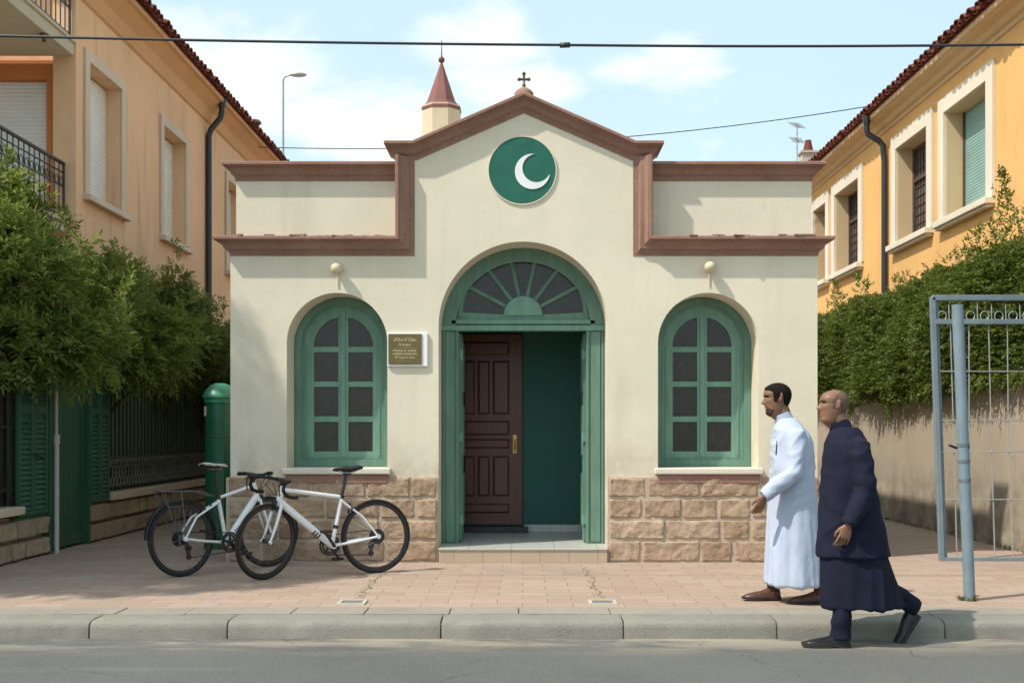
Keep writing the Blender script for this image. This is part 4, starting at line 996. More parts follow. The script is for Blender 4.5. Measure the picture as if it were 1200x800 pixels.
def tree(name, label, base, blobs, fork_z, tr, leaf, dens, K, slen, ll, lw, seed, droop=.25, shoots=(), group=None):
    rng = np.random.default_rng(seed); rg = random.Random(seed)
    root = empty(name, (base[0], base[1], 0), label, 'tree', group); inv = Matrix.Translation((-base[0], -base[1], 0))
    B, Dv = blob_points(blobs, dens, rng)
    V, F = sprigs(B, Dv, K, slen, ll, lw, rng, droop)
    Vs, Fs = [V], [F]; off = len(V)
    for (sx, sy, sz, h, lean) in shoots:
        m = int(h / .035); t = np.linspace(0, 1, m)[:, None]
        P = np.array([[sx, sy, sz]]) + np.array([[lean[0], lean[1], 1.0]]) * t * h
        Dd = np.concatenate([rng.normal(0, 1, (m, 2)), np.full((m, 1), .8)], 1)
        v, f = sprigs(P, Dd, max(3, K - 2), slen * .7, ll, lw, rng, droop * .3); Vs.append(v); Fs.append(f + off); off += len(v)
    V = np.concatenate(Vs) - np.array([base[0], base[1], 0]); F = np.concatenate(Fs)
    np_mesh('crown', V, F, leaf, root)
    b = MB(); top = Vector((base[0] + rg.uniform(-.1, .1), base[1] + rg.uniform(-.1, .1), fork_z))
    b.tube([Vector((base[0], base[1], -.05)), Vector((base[0] + .03, base[1], .3)), Vector((base[0], base[1], 0)).lerp(top, .6) + Vector((.05, .03, 0)), top], [tr * 1.35, tr, tr * .85, tr * .7], 12, M=inv)
    for (cx, cy, cz, rx, ry, rz) in blobs:
        c = Vector((cx, cy, cz)); st = Vector((base[0], base[1], 0)).lerp(top, rg.uniform(.7, 1)); mid = st.lerp(c, .5) + Vector((rg.gauss(0, .08), rg.gauss(0, .08), .08))
        b.tube([st, mid, c], [tr * .42, tr * .25, .008], 6, M=inv)
        for q in range(4):
            e = c + Vector((rg.uniform(-1, 1) * rx, rg.uniform(-1, 1) * ry, rg.uniform(-.6, 1) * rz)) * .8; b.tube([mid.lerp(c, .7), e], [.012, .003], 5, M=inv)
    b.build('trunk', M['bark'], root, smooth=60)
    return root
rg = random.Random(40)
bl = make_blobs((-5.8, .35, 2.88), (.95, 1.2, .80), 24, .33, rg) + [(-5.9, .5, 3.6, .4, .4, .4), (-5.65, .4, 3.85, .25, .28, .28), (-4.8, .5, 2.3, .35, .4, .28), (-5.0, .2, 2.28, .34, .4, .24), (-5.3, -.2, 2.3, .38, .4, .26), (-5.45, .1, 3.35, .3, .3, .3)]
tree('broadleaf_tree', 'bright green tree with long leaflets standing against the iron balcony', (-5.85, .5), bl, 1.7, .075, M['leaf_a'], 120, 13, .30, .100, .029, 1, .3, [(-5.65, .4, 3.75, .55, (.1, 0)), (-5.15, .6, 3.30, .5, (.25, 0)), (-5.95, .3, 3.7, .5, (0, .1)), (-5.5, .1, 3.5, .5, (.2, 0)), (-5.35, .5, 3.4, .6, (.05, 0)), (-4.9, .3, 2.9, .45, (.5, 0)), (-5.75, .0, 3.6, .6, (-.05, 0)), (-4.7, .6, 2.5, .45, (.8, 0)), (-4.6, .2, 2.2, .4, (1.1, -.2))])
bl = make_blobs((-5.45, 2.9, 2.78), (.8, 1.05, .66), 18, .32, rg) + [(-5.4, 2.9, 3.3, .30, .33, .28), (-4.75, 2.7, 2.35, .33, .4, .28), (-4.65, 3.0, 2.6, .3, .35, .28), (-5.0, 2.4, 2.25, .33, .35, .22)]
tree('broadleaf_tree', 'dense green tree over the iron railing beneath the tall roller shutter', (-5.75, 3.0), bl, 1.7, .065, M['leaf_a'], 125, 12, .26, .085, .026, 2, .3, [(-5.4, 2.8, 3.2, .55, (.15, 0)), (-5.0, 3.1, 2.95, .5, (.3, 0)), (-5.2, 2.6, 3.0, .5, (.2, 0)), (-5.6, 2.7, 3.2, .55, (0, 0)), (-4.6, 2.8, 2.7, .4, (.8, 0))])
bl = make_blobs((-5.35, 5.1, 2.72), (.65, 1.0, .58), 18, .36, rg) + [(-5.3, 5.0, 3.25, .28, .3, .28), (-5.15, 4.8, 3.5, .18, .2, .22), (-4.75, 5.2, 2.6, .33, .4, .28)]
tree('leafy_shrub_tree', 'small leaved tree with an upright tuft beneath the middle roller shutter', (-5.7, 5.0), bl, 1.6, .06, M['leaf_b'], 190, 9, .20, .062, .026, 3, .2, [(-5.2, 4.9, 3.35, .8, (.05, 0)), (-4.9, 5.3, 2.95, .45, (.2, 0)), (-5.05, 5.0, 3.1, .5, (.1, 0)), (-5.45, 4.7, 3.15, .5, (-.05, 0)), (-4.6, 5.0, 2.9, .4, (.5, 0))])
bl = make_blobs((-5.1, 7.3, 2.62), (.7, 1.1, .52), 20, .38, rg) + [(-4.5, 7.4, 2.7, .4, .4, .35), (-4.6, 6.4, 2.4, .4, .4, .35)]
tree('leafy_shrub_tree', 'pale green bushy tree at the foot of the dark downpipe by the pillar', (-5.6, 7.2), bl, 1.4, .06, M['leaf_b'], 170, 8, .19, .06, .026, 4, .2, [(-5.2, 7.2, 3.1, .5, (.1, 0)), (-4.8, 7.4, 3.0, .45, (.1, 0)), (-4.4, 7.0, 2.8, .4, (.2, 0)), (-5.5, 7.0, 3.1, .5, (0, 0))])
bl = make_blobs((-3.9, 8.7, 2.0), (.75, .4, .95), 16, .42, rg)
tree('leafy_shrub_tree', 'shaded shrub filling the yard corner behind the green pillar', (-4.0, 8.8), bl, .8, .05, M['leaf_b'], 150, 8, .19, .06, .028, 5, .2)
# street tree just outside the frame: its shade falls on the pavement and the corner of the prayer house
bl = make_blobs((-6.75, -2.7, 4.7), (1.25, 1.0, 1.05), 26, .50, rg) + [(-8.1, -3.1, 4.4, .8, .7, .6), (-8.6, -2.8, 4.0, .8, .7, .6), (-6.3, -1.9, 5.7, .7, .5, .45), (-6.2, -1.5, 6.15, .5, .4, .35)]
tree('street_tree', 'leafy street tree on the pavement edge that shades the bicycles', (-7.3, -2.5), bl, 2.6, .11, M['leaf_a'], 75, 9, .30, .13, .045, 6, .3)

# hedge on the retaining wall
rng = np.random.default_rng(21)
def hedge_top(y): return 3.42 + .05 * np.sin(y * 2.1) + .04 * np.sin(y * 5.3 + 1) - .0 * y
n = 17500
y = rng.uniform(-2.6, 12.0, n); f = rng.uniform(0, 1, n); zt = hedge_top(y)
bulge = .12 * np.sin(y * 1.7 + 1) + .07 * np.sin(y * 4.1)
face = f < .68
zz = np.where(face, 2.0 + (zt - 2.0) * rng.uniform(0, 1, n), zt - .02 - .12 * rng.uniform(0, 1, n) ** 2)
x0 = 5.42 + .10 * np.sin(zz * 3 + y) + bulge * .6 - .10 * np.sin((zz - 2.0) / 1.4 * PI)
xx = np.where(face, x0 + .22 * rng.uniform(0, 1, n) ** 1.5, 5.5 + .85 * rng.uniform(0, 1, n))
B = np.stack([xx, y, zz], 1)
Dv = np.where(face[:, None], np.array([[-1., 0, .25]]), np.array([[-.2, 0, 1.]])) + rng.normal(0, .5, (n, 3))
V, F = sprigs(B, Dv, 9, .15, .052, .026, rng, .15)
Vs, Fs = [V], [F]; off = len(V)
# ragged skirt hanging over the wall
m = 1500; yb = rng.uniform(-2, 12, m); dr_ = np.array([max(0., mnoise.noise(Vector((q * 1.1, 4.4, 0))) + .5 * mnoise.noise(Vector((q * 3.7, 1.4, 0)))) for q in yb]); B2 = np.stack([5.52 + rng.normal(0, .06, m), yb, 2.04 - .42 * dr_ * rng.uniform(0, 1.3, m)], 1)
v, f_ = sprigs(B2, np.array([[-.5, 0, -.7]]) + rng.normal(0, .4, (m, 3)), 8, .15, .05, .026, rng, .3); Vs.append(v); Fs.append(f_ + off); off += len(v)
def shoot(px, py, d, h, lean, spread=.1, mult=1.):
    global off
    x, z = fx(px, d), fz(py, d); mm = int(h / .02 * mult); t = rng.uniform(0, 1, (mm, 1))
    P = np.array([[x, d - D0, z]]) + np.array([[lean, 0, 1.]]) * t * h + rng.normal(0, spread, (mm, 3)) * (1.05 - t) * np.array([[1, 1, .5]])
    Dd = np.concatenate([rng.normal(0, .8, (mm, 2)), np.full((mm, 1), 1.1)], 1)
    v, f_ = sprigs(P, Dd, 7, .13, .055, .024, rng, .05); Vs.append(v); Fs.append(f_ + off); off += len(v)
for a in ((978, 368, 20.5, .55, .05, .09), (984, 368, 20.2, .35, .1, .1), (1006, 360, 19, .55, .05, .1), (1016, 355, 18.6, .3, .1, .12), (1050, 345, 17.2, .22, 0, .1), (1062, 340, 16.8, .2, .1, .1), (1088, 330, 15.8, .22, 0, .1), (1112, 322, 15, .28, .0, .08), (1140, 312, 14.2, .50, .12, .09), (1128, 318, 14.6, .3, .1, .1), (1178, 300, 13.3, .95, .0, .13, 1.5), (1195, 300, 13.0, .6, .15, .12), (1168, 302, 13.5, .35, -.1, .12)): shoot(*a)
hg = empty('hedge', (5.9, 4.7, 2.05), 'clipped green hedge with straggling shoots on top of the retaining wall', 'hedge')
V = np.concatenate(Vs) - np.array([5.9, 4.7, 2.05]); np_mesh('foliage', V, np.concatenate(Fs), M['leaf_c'], hg)
b = MB(); rg = random.Random(4)
for i in range(75):
    yy = -2.5 + 14.4 * i / 74 - 4.7; x = rg.uniform(-.1, .2)
    for k in range(5): b.tube([(x, yy, -.05), (x + rg.uniform(-.25, .25), yy + rg.gauss(0, .15), rg.uniform(.5, .8)), (x + rg.uniform(-.42, .42), yy + rg.gauss(0, .25), rg.uniform(.8, 1.3))], [.02, .013, .005], 5)
b.build('stems', M['bark'], hg)
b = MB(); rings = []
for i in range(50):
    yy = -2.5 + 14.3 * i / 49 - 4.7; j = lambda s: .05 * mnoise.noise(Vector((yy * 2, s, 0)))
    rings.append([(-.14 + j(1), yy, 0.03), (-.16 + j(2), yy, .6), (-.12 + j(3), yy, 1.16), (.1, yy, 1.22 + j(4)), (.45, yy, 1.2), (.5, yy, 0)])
b.loft(rings); b.build('dark_core', paint('hedge_dark_core', (.020, .030, .010), .9, .4, 15, .6, 40), hg)  # solid core added to block see-through gaps, coloured dark like the shaded inside

# ================================================================== BICYCLES
def bike(name, label, loc, yaw, steer, k, drop, rack, lean=0, frame_m='bike_white', wb=1.02):
    root = empty(name, loc, label, 'bicycle', 'bicycles leaning by the prayer house'); root.rotation_euler = (lean, 0, yaw)
    r = .335; S = Matrix.Scale(k, 4)
    A = Vector((0, 0, r)); Fx_ = Vector((wb, 0, r)); BB = Vector((.42 if drop else .475, 0, .27)); ST = Vector((.325, 0, .70) if drop else (.405, 0, .68)); 
    HB = Vector((wb - .115, 0, .665)); HT = Vector((wb - .152, 0, .80)) ; SAD = Vector((.265, 0, .965)) if drop else Vector((.375, 0, .99))
    ax = (HT - HB).normalized(); Sm = S @ Matrix.Translation(HB) @ Matrix.Rotation(steer, 4, ax) @ Matrix.Translation(-HB)
    b = MB()
    b.tube([BB, HB + Vector((0, 0, .02))], [.030, .034], 14, M=S)
    b.tube([ST, HT - ax * .02], [.017, .020] if drop else [.015, .016], 12, M=S)
    b.tube([BB, ST], .019, 12, M=S); b.tube([HB - ax * .01, HT + ax * .01], .026, 14, M=S)
    b.tube([(BB.x, -.055, BB.z), (BB.x, .055, BB.z)], .028, 14, M=S)
    for s in (-1, 1):
        b.tube([ST + Vector((.01, s * .014, -.03)), (.14, s * .04, .52), (0, s * .064, r)], [.011, .010, .009], 8, M=S); b.tube([BB + Vector((-.02, s * .03, 0)), (.2, s * .052, .30), (0, s * .064, r)], [.013, .012, .010], 8, M=S)
        b.tube([(0, s * .058, r), (0, s * .072, r)], .022, 10, M=S)
    fr = b.build('frame', M[frame_m], root, smooth=50)
    b = MB(); b.tube([BB.lerp(HB, .40) + Vector((0, -.001, .012)), BB.lerp(HB, .70) + Vector((0, -.001, .014))], .0285, 14, M=S); 
    b.build('paint_band', M['bike_grey'], fr, smooth=50)
    b = MB(); q0 = BB.lerp(HB, .26)
    for q in range(3): b.tube([BB.lerp(HB, .24 + .045 * q), BB.lerp(HB, .26 + .045 * q)], .0325, 14, M=S)
    b.build('frame_decal', M['black'], fr, smooth=50)
    b = MB()
    b.tube([(HB.x - .004, -.045, HB.z - .02), (HB.x - .004, .045, HB.z - .02)], .018, 10, M=Sm)
    for s in (-1, 1): b.tube([(HB.x, s * .045, HB.z - .01), (HB.x + .035, s * .052, .55), (HB.x + .075, s * .052, .43), (wb, s * .05, r)], [.016, .015, .012, .010], 10, M=Sm); b.tube([(wb, s * .042, r), (wb, s * .062, r)], .016, 10, M=Sm)
    b.tube([HB - ax * .03, HB], .022, 12, M=Sm)
    b.build('fork', M['bike_white'], root, smooth=50)
    # bar and stem
    b = MB(); st0 = HT + ax * .06; 
    b.tube([HT, st0 + ax * .02], .021, 12, M=Sm); b.tube([st0, st0 + Vector((.09, 0, .02))], .017, 10, M=Sm)
    bc = st0 + Vector((.09, 0, .02)); stem = b.build('stem', M['black'], root, smooth=50)
    b = MB()
    if drop:
        for s in (-1, 1):
            pts = [bc, bc + Vector((0, s * .12, 0)), bc + Vector((.01, s * .19, 0)), bc + Vector((.055, s * .205, -.005)), bc + Vector((.095, s * .21, -.025)), bc + Vector((.105, s * .213, -.07)), bc + Vector((.075, s * .217, -.115)), bc + Vector((.02, s * .22, -.135)), bc + Vector((-.05, s * .222, -.14))]
            b.tube(pts, [.014, .014, .015, .016, .016, .016, .016, .016, .016], 10, M=Sm)
    else:
        pts = [bc + Vector((-.06, -.29, .015)), bc + Vector((-.02, -.16, .015)), bc + Vector((0, -.05, 0)), bc + Vector((0, .05, 0)), bc + Vector((-.02, .16, .015)), bc + Vector((-.06, .29, .015))]
        b.tube(pts, .013, 10, M=Sm)
        for s in (-1, 1): b.tube([bc + Vector((-.06, s * .29, .015)), bc + Vector((-.035, s * .19, .015))], .018, 10, M=Sm)
    hb = b.build('handlebar', M['bar_tape'], root, smooth=50)
    for s in (-1, 1):
        b = MB()
        if drop:
            h0 = bc + Vector((.09, s * .21, -.01)); b.tube([h0 - Vector((.03, 0, -.008)), h0 + Vector((.035, 0, .022)), h0 + Vector((.05, 0, .045))], [.018, .019, .012], 10, M=Sm); b.tube([h0 + Vector((.045, 0, .03)), h0 + Vector((.06, 0, -.03)), h0 + Vector((.05, 0, -.11))], [.009, .007, .005], 8, M=Sm)
        else: b.tube([bc + Vector((-.03, s * .17, 0)), bc + Vector((.03, s * .2, -.03)), bc + Vector((.0, s * .28, -.035))], .006, 6, M=Sm)
        b.build('brake_lever', M['black'], hb, smooth=50); b = MB(); b.tube([bc + Vector((.03, s * .1, .0)), bc + Vector((.09, s * .06, -.03)), HT + Vector((.07, s * .02, -.06)), HT.lerp(BB, .15) + Vector((.02, s * .02, .02))], .0035, 5, M=Sm)
        b.build('brake_cable', M['black'], hb, smooth=50)
    # saddle
    b = MB(); rings = []
    for t, hw, h, dz in ((0, .055, .020, .012), (.03, .074, .030, .014), (.08, .070, .034, .006), (.13, .045, .032, 0), (.19, .027, .028, 0), (.245, .019, .022, -.002), (.27, .010, .012, -.008)):
        rings.append([(SAD.x - .13 + t, hw * math.cos(a), SAD.z + dz + (h * .55 if math.sin(a) > 0 else h) * math.sin(a) - .01) for a in [2 * PI * j / 16 for j in range(16)]])
    b.loft(rings, M=S); b.m = 0
    sd = b.build('saddle', M['saddle_grey'] if rack else M['bar_tape'], root, smooth=60)
    if rack:
        b = MB(); b.loft([[(SAD.x - .132 + t, hw * math.cos(a), SAD.z + dz - .014 + h * math.sin(a)) for a in [2 * PI * j / 16 for j in range(16)]] for t, hw, h, dz in ((0, .05, .016, .004), (.04, .072, .026, .002), (.1, .06, .028, -.006), (.19, .026, .025, -.008), (.26, .012, .014, -.008))], M=S); b.build('saddle_base', M['black'], sd, smooth=60)
    b = MB()
    for s in (-1, 1): b.tube([SAD + Vector((-.10, s * .03, -.02)), SAD + Vector((-.04, s * .022, -.048)), SAD + Vector((.05, s * .022, -.045)), SAD + Vector((.10, s * .008, -.02))], .004, 6, M=S)
    b.build('saddle_rails', M['steel'], sd)
    b = MB(); ub = (SAD - ST).normalized(); b.tube([ST - ub * .02, SAD - Vector((-.01, 0, .045))], .0145, 12, M=S); b.tube([SAD + Vector((-.03, 0, -.052)), SAD + Vector((.04, 0, -.047))], .017, 8, M=S); sp = b.build('seat_post', M['black'], root, smooth=50)
    b = MB(); b.tube([ST - ub * .012, ST + ub * .018], .024, 12, M=S); b.build('seat_clamp', M['black'], sp, smooth=50)
    # wheels
    def wheel(c, Mx, hubr):
        b = MB(); ci = lambda rad, y=0, n=56: [(c.x + rad * math.cos(2 * PI * j / n), y, c.z + rad * math.sin(2 * PI * j / n)) for j in range(n)]
        b.tube(ci(r - .0155), .0168, 10, False, Mx, loop=True); w = b.build('wheel', M['rubber'], root, smooth=True)
        b = MB(); b.loft([[(c.x + (r - rr) * math.cos(2 * PI * j / 56), y, c.z + (r - rr) * math.sin(2 * PI * j / 56)) for rr, y in ((.027, -.012), (.027, .012), (.050, .010), (.055, 0), (.050, -.010))] for j in range(56)], M=Mx, loop=True); b.build('rim', M['rim'], w, smooth=40)
        b = MB()
        for j in range(28):
            a = 2 * PI * j / 28; s = 1 if j % 2 else -1; a2 = a + (.9 if (j // 2) % 2 else -.9)
            b.tube([(c.x + .022 * math.cos(a2), s * .028, c.z + .022 * math.sin(a2)), (c.x + (r - .052) * math.cos(a), 0, c.z + (r - .052) * math.sin(a))], .0014, 4, M=Mx)
        b.build('spokes', M['spoke'], w)
        b = MB(); b.tube([(c.x, -.058, c.z), (c.x, -.034, c.z), (c.x, -.032, c.z), (c.x, -.026, c.z), (c.x, -.022, c.z), (c.x, .022, c.z), (c.x, .026, c.z), (c.x, .032, c.z), (c.x, .034, c.z), (c.x, .058, c.z)], [.008, .010, hubr, hubr, .013, .013, hubr, hubr, .01, .008], 14, M=Mx); b.build('hub', M['black'], w, smooth=40)
        return w
    rw_ = wheel(A, S, .030); fw_ = wheel(Fx_, Sm, .022)
    # drivetrain on the right side (-y)
    b = MB(); yc = -.045
    for q, rad in enumerate((.045, .052, .038, .030)): b.tube([(0, yc - .018 + q * .006 + .02, r), (0, yc - .016 + q * .006 + .02, r)], rad, 22, M=S)
    b.build('cassette', M['steel'], rw_)
    b = MB(); b.tube([(0, .040, r), (0, .043, r)], .068, 28, M=S); b.tube([(0, .036, r), (0, .050, r)], .035, 20, M=S); b.build('brake_disc', M['rim'], rw_, smooth=40)
    b = MB()
    ring = lambda R_, y, n=36: [(BB.x + R_ * math.cos(2 * PI * j / n), y, BB.z + R_ * math.sin(2 * PI * j / n)) for j in range(n)]
    for R_, y in ((.096, -.062), (.075, -.054)): b.loft([[(BB.x + (R_ + q) * math.cos(2 * PI * j / 36), y + yy_, BB.z + (R_ + q) * math.sin(2 * PI * j / 36)) for q, yy_ in ((0, -.002), (0, .002), (-.016, .002), (-.016, -.002))] for j in range(36)], M=S, loop=True)
    for j in range(5):
        a = 2 * PI * j / 5 + .3; b.tube([(BB.x, -.06, BB.z), (BB.x + .085 * math.cos(a), -.06, BB.z + .085 * math.sin(a))], [.016, .008], 8, M=S)
    b.tube([(BB.x, -.075, BB.z), (BB.x, .075, BB.z)], .014, 10, M=S)
    ca = -.75 if rack else -2.2
    for s, a in ((-1, ca), (1, ca + PI)): b.tube([(BB.x, s * .072, BB.z), (BB.x + .165 * math.cos(a), s * .082, BB.z + .165 * math.sin(a))], [.015, .011], 8, M=S)
    cr = b.build('crankset', M['black'], root, smooth=40)
    for s, a in ((-1, ca), (1, ca + PI)):
        b = MB(); p = Vector((BB.x + .165 * math.cos(a), s * .13, BB.z + .165 * math.sin(a))); b.box(p.x - .045, p.x + .045, p.y - .04, p.y + .04, p.z - .012, p.z + .012, S); b.tube([p - Vector((0, s * .05, 0)), p + Vector((0, s * .03, 0))], .008, 8, M=S); b.build('pedal', M['black'], cr, bevel=.006)
    b = MB(); b.tube([(BB.x - .01, -.058, BB.z + .088), (.1, -.053, r + .052), (-.02, -.05, r + .045), (-.045, -.05, r), (-.01, -.053, r - .05), (.03, -.053, .17), (.08, -.053, .165), (BB.x - .01, -.058, BB.z - .088), (BB.x + .07, -.058, BB.z - .06), (BB.x + .088, -.058, BB.z), (BB.x + .06, -.058, BB.z + .065)], .005, 5, M=S, loop=True, cap=False); b.build('chain', M['black'], root)
    b = MB(); b.tube([(0, -.06, r - .02), (.02, -.075, r - .07), (.03, -.07, r - .09)], [.012, .018, .014], 8, M=S); b.tube([(.03, -.068, r - .08), (.025, -.068, .17)], [.014, .010], 8, M=S)
    for p in ((.03, r - .085), (.025, .175)): b.tube([(p[0], -.073, p[1]), (p[0], -.06, p[1])], .026, 12, M=S)
    b.build('derailleur', M['black'], root, smooth=50)
    for (c, Mx, side) in ((ST + Vector((-.05, 0, -.10)), S, -1), (Vector((HB.x + .02, 0, HB.z - .02)), Sm, 1)):
        b = MB()
        for s in (-1, 1): b.tube([c + Vector((side * .03, 0, .03)), c + Vector((side * .035, s * .035, .0)), c + Vector((side * .02, s * .03, -.05))], [.012, .010, .009], 8, M=Mx)
        b.box(c.x + side * .02 - .01, c.x + side * .02 + .01, -.02, .02, c.z + .02, c.z + .045, Mx)
        b.build('brake', M['black'], root, smooth=50)
    if rack:
        b = MB(); zr = .745
        for s in (-1, 1):
            b.tube([(.33, s * .03, .70), (.20, s * .055, zr), (-.22, s * .06, zr + .02), (-.235, s * .05, zr + .02), (-.235, 0, zr + .02)], .006, 6, M=S)
            for x in (-.19, -.02): b.tube([(x, s * .06, zr + .01), (.0, s * .068, r + .04)] if x > -.1 else [(x, s * .06, zr + .01), (-.13, s * .065, .52), (.0, s * .068, r + .03)], .005, 6, M=S)
            b.tube([(-.22, s * .06, zr + .01), (-.17, s * .064, zr - .12), (.0, s * .064, zr - .12)], .004, 6, M=S)
        for x in (-.2, -.1, 0, .1): b.tube([(x, -.058, zr + .015), (x, .058, zr + .015)], .005, 6, M=S)
        b.tube([(.15, 0, zr + .005), (-.23, 0, zr + .02)], .005, 6, M=S)
        b.build('rack', M['rack_grey'], root)
        b = MB(); rings = []
        for j in range(30):
            a = R(-8 + 186 * j / 29); q = r + .03; rings.append([(q * math.cos(a) * 1.0 + (-.026 * abs(y) / .026 + .026) * 0, y, r + (q - 6 * abs(y) ** 1.7) * math.sin(a)) if False else ((q - 4 * abs(y) ** 1.8) * math.cos(a), y, r + (q - 4 * abs(y) ** 1.8) * math.sin(a)) for y in (-.027, -.018, 0, .018, .027)] + [((q - .004 - 4 * abs(y) ** 1.8) * math.cos(a), y, r + (q - .004 - 4 * abs(y) ** 1.8) * math.sin(a)) for y in (.027, .018, 0, -.018, -.027)])
        b.loft(rings, M=S); b.build('mudguard', M['black'], root, smooth=50)
    else:
        b = MB(); b.tube([BB.lerp(ST, .35) + Vector((.0, .0, 0)), BB.lerp(ST, .42)], .024, 10, M=S); b.build('bottle_clamp', M['black'], root)
    return root
bike('bicycle', 'white road bicycle with drop handlebar and black saddle under the window sill', (fx(441, 10.9), 10.9 - D0, 0), math.atan2(-.51, -.933), .45, 1.06, True, False, .03)
bike('bicycle', 'white bicycle with a black rear rack and mudguard beside the green pillar', (fx(214, 10.62), 10.62 - D0, 0), R(51), -.10, 1.06, False, True, -.06, 'bike_white', .96)
SKY_STRENGTH, SUN_STRENGTH, EXPOSURE, CLOUD, VEIL = .148, 2.6, .84, (4.5, 4.55, 4.4), (3.1, 3.95, 4.12)
# ================================================================== PEOPLE (walk towards -x; local "f" = forward = -x)
HZ = [-.03, 0, .012, .03, .045, .056, .065, .073, .085, .092, .100, .110, .125, .140, .155, .175, .195, .212, .224, .232, .236]
HF = [.035, .070, .086, .091, .086, .087, .087, .088, .089, .090, .091, .092, .092, .089, .096, .096, .088, .072, .050, .025, .002]
HN = [.035, .070, .088, .096, .088, .097, .091, .099, .095, .112, .124, .121, .109, .097, .102, .097, .088, .072, .050, .025, .002]
HB_ = [-.02, -.035, -.042, -.052, -.058, -.062, -.066, -.071, -.079, -.083, -.087, -.092, -.098, -.101, -.102, -.099, -.089, -.074, -.056, -.035, -.014]
HW = [.030, .042, .049, .055, .059, .061, .063, .065, .067, .068, .069, .071, .073, .074, .0755, .075, .068, .054, .039, .022, .006]
def head_point(z, th):
    f = np.interp(z, HZ, HF); fn = np.interp(z, HZ, HN); bk = np.interp(z, HZ, HB_); w = np.interp(z, HZ, HW)
    c = (f + bk) / 2; a = (f - bk) / 2; ct, st = math.cos(th), math.sin(th)
    p = .88; x = c + a * math.copysign(abs(ct) ** p, ct); y = w * math.copysign(abs(st) ** p, st)
    if ct > 0:
        s = np.interp(z, [0, .03, .06, .085, .1, .125, .15, .18], [.030, .026, .026, .018, .015, .011, .024, .05])
        x += (fn - f) * math.exp(-(y / s) ** 2)
        for s_ in (-1, 1):
            x -= .011 * math.exp(-((y - s_ * .031) / .017) ** 2 - ((z - .143) / .010) ** 2)
            x += .004 * math.exp(-((y - s_ * .040) / .02) ** 2 - ((z - .112) / .014) ** 2)
    return x, y
def head_to_world(T, f, y, z): return T @ Vector((-f, y, z))
def build_head(mb, T, neck_to, neck_r=.056):
    rings = []
    zs = np.concatenate([np.linspace(-.03, .20, 70), np.linspace(.203, .236, 14)])
    for z in zs: rings.append([head_to_world(T, *head_point(z, 2 * PI * j / 72), z) for j in range(72)])
    mb.loft(rings)
    for s in (-1, 1):   # ears
        er = []
        for i in range(9):
            t = i / 8; zz = .106 + .060 * t; ww = .0185 * math.sin(PI * (.10 + .82 * t)) ** .7 * (.78 + .3 * t)
            er.append([head_to_world(T, -.006 - .010 * t + ww * math.cos(a), s * (.071 + .011 * t * .6 + .008 * math.sin(a) + (.007 if math.cos(a) < -.2 else 0)), zz) for a in [2 * PI * j / 14 for j in range(14)]])
        mb.loft(er)
    a = T @ Vector((.022, 0, .06)); mb.tube([a, a.lerp(neck_to, .5), neck_to], [neck_r * 1.0, neck_r * .98, neck_r * 1.15], 24)
def head_shell(name, T, mask, off, mat, parent, jitter=.0):
    """close-cropped hair or beard: a thin layer over the part of the head that mask picks"""
    nz, nt = 130, 150; zs = np.linspace(-.005, .2355, nz); P = {}
    pos = np.zeros((nz, nt, 3))
    for i, z in enumerate(zs):
        for j in range(nt): x, y = head_point(z, 2 * PI * j / nt); pos[i, j] = (x, y, z)
    dz = np.gradient(pos, axis=0); dt = np.roll(pos, -1, 1) - np.roll(pos, 1, 1); nr = np.cross(dt, dz); nr /= np.linalg.norm(nr, axis=2, keepdims=True) + 1e-9
    if nr[nz // 2, 0, 0] < 0: nr = -nr
    wgt = np.zeros((nz, nt))
    for i in range(nz):
        for j in range(nt): wgt[i, j] = mask(*pos[i, j], mnoise.noise(Vector(pos[i, j] * 60)))
    mb = MB(); vid = {}
    def gv(i, j, inner):
        j %= nt; k = (i, j, inner)
        if k not in vid:
            o = -.004 if inner else off * min(1, wgt[i, j]) + jitter * mnoise.noise(Vector(pos[i, j] * 120)) * min(1, wgt[i, j])
            vid[k] = len(mb.v); q = pos[i, j] + nr[i, j] * o; mb.v.append(tuple(head_to_world(T, *q)))
        return vid[k]
    on = lambda i, j: 0 <= i < nz - 1 and wgt[i, j % nt] > 0 and wgt[i + 1, j % nt] > 0 and wgt[i, (j + 1) % nt] > 0 and wgt[i + 1, (j + 1) % nt] > 0
    for i in range(nz - 1):
        for j in range(nt):
            if not on(i, j): continue
            mb.f.append((gv(i, j, 0), gv(i, j + 1, 0), gv(i + 1, j + 1, 0), gv(i + 1, j, 0)))
            for (i2, j2, a, c) in ((i - 1, j, (i, j), (i, j + 1)), (i + 1, j, (i + 1, j + 1), (i + 1, j)), (i, j - 1, (i + 1, j), (i, j)), (i, j + 1, (i, j + 1), (i + 1, j + 1))):
                if not on(i2, j2): mb.f.append((gv(*a, 0), gv(*a, 1), gv(*c, 1), gv(*c, 0)))
    if wgt[-1].min() > 0: mb.f.append(tuple(gv(nz - 1, j, 0) for j in range(nt)))
    mb.mi = [0] * len(mb.f)
    return mb.build(name, mat, parent, smooth=True, weld=False)
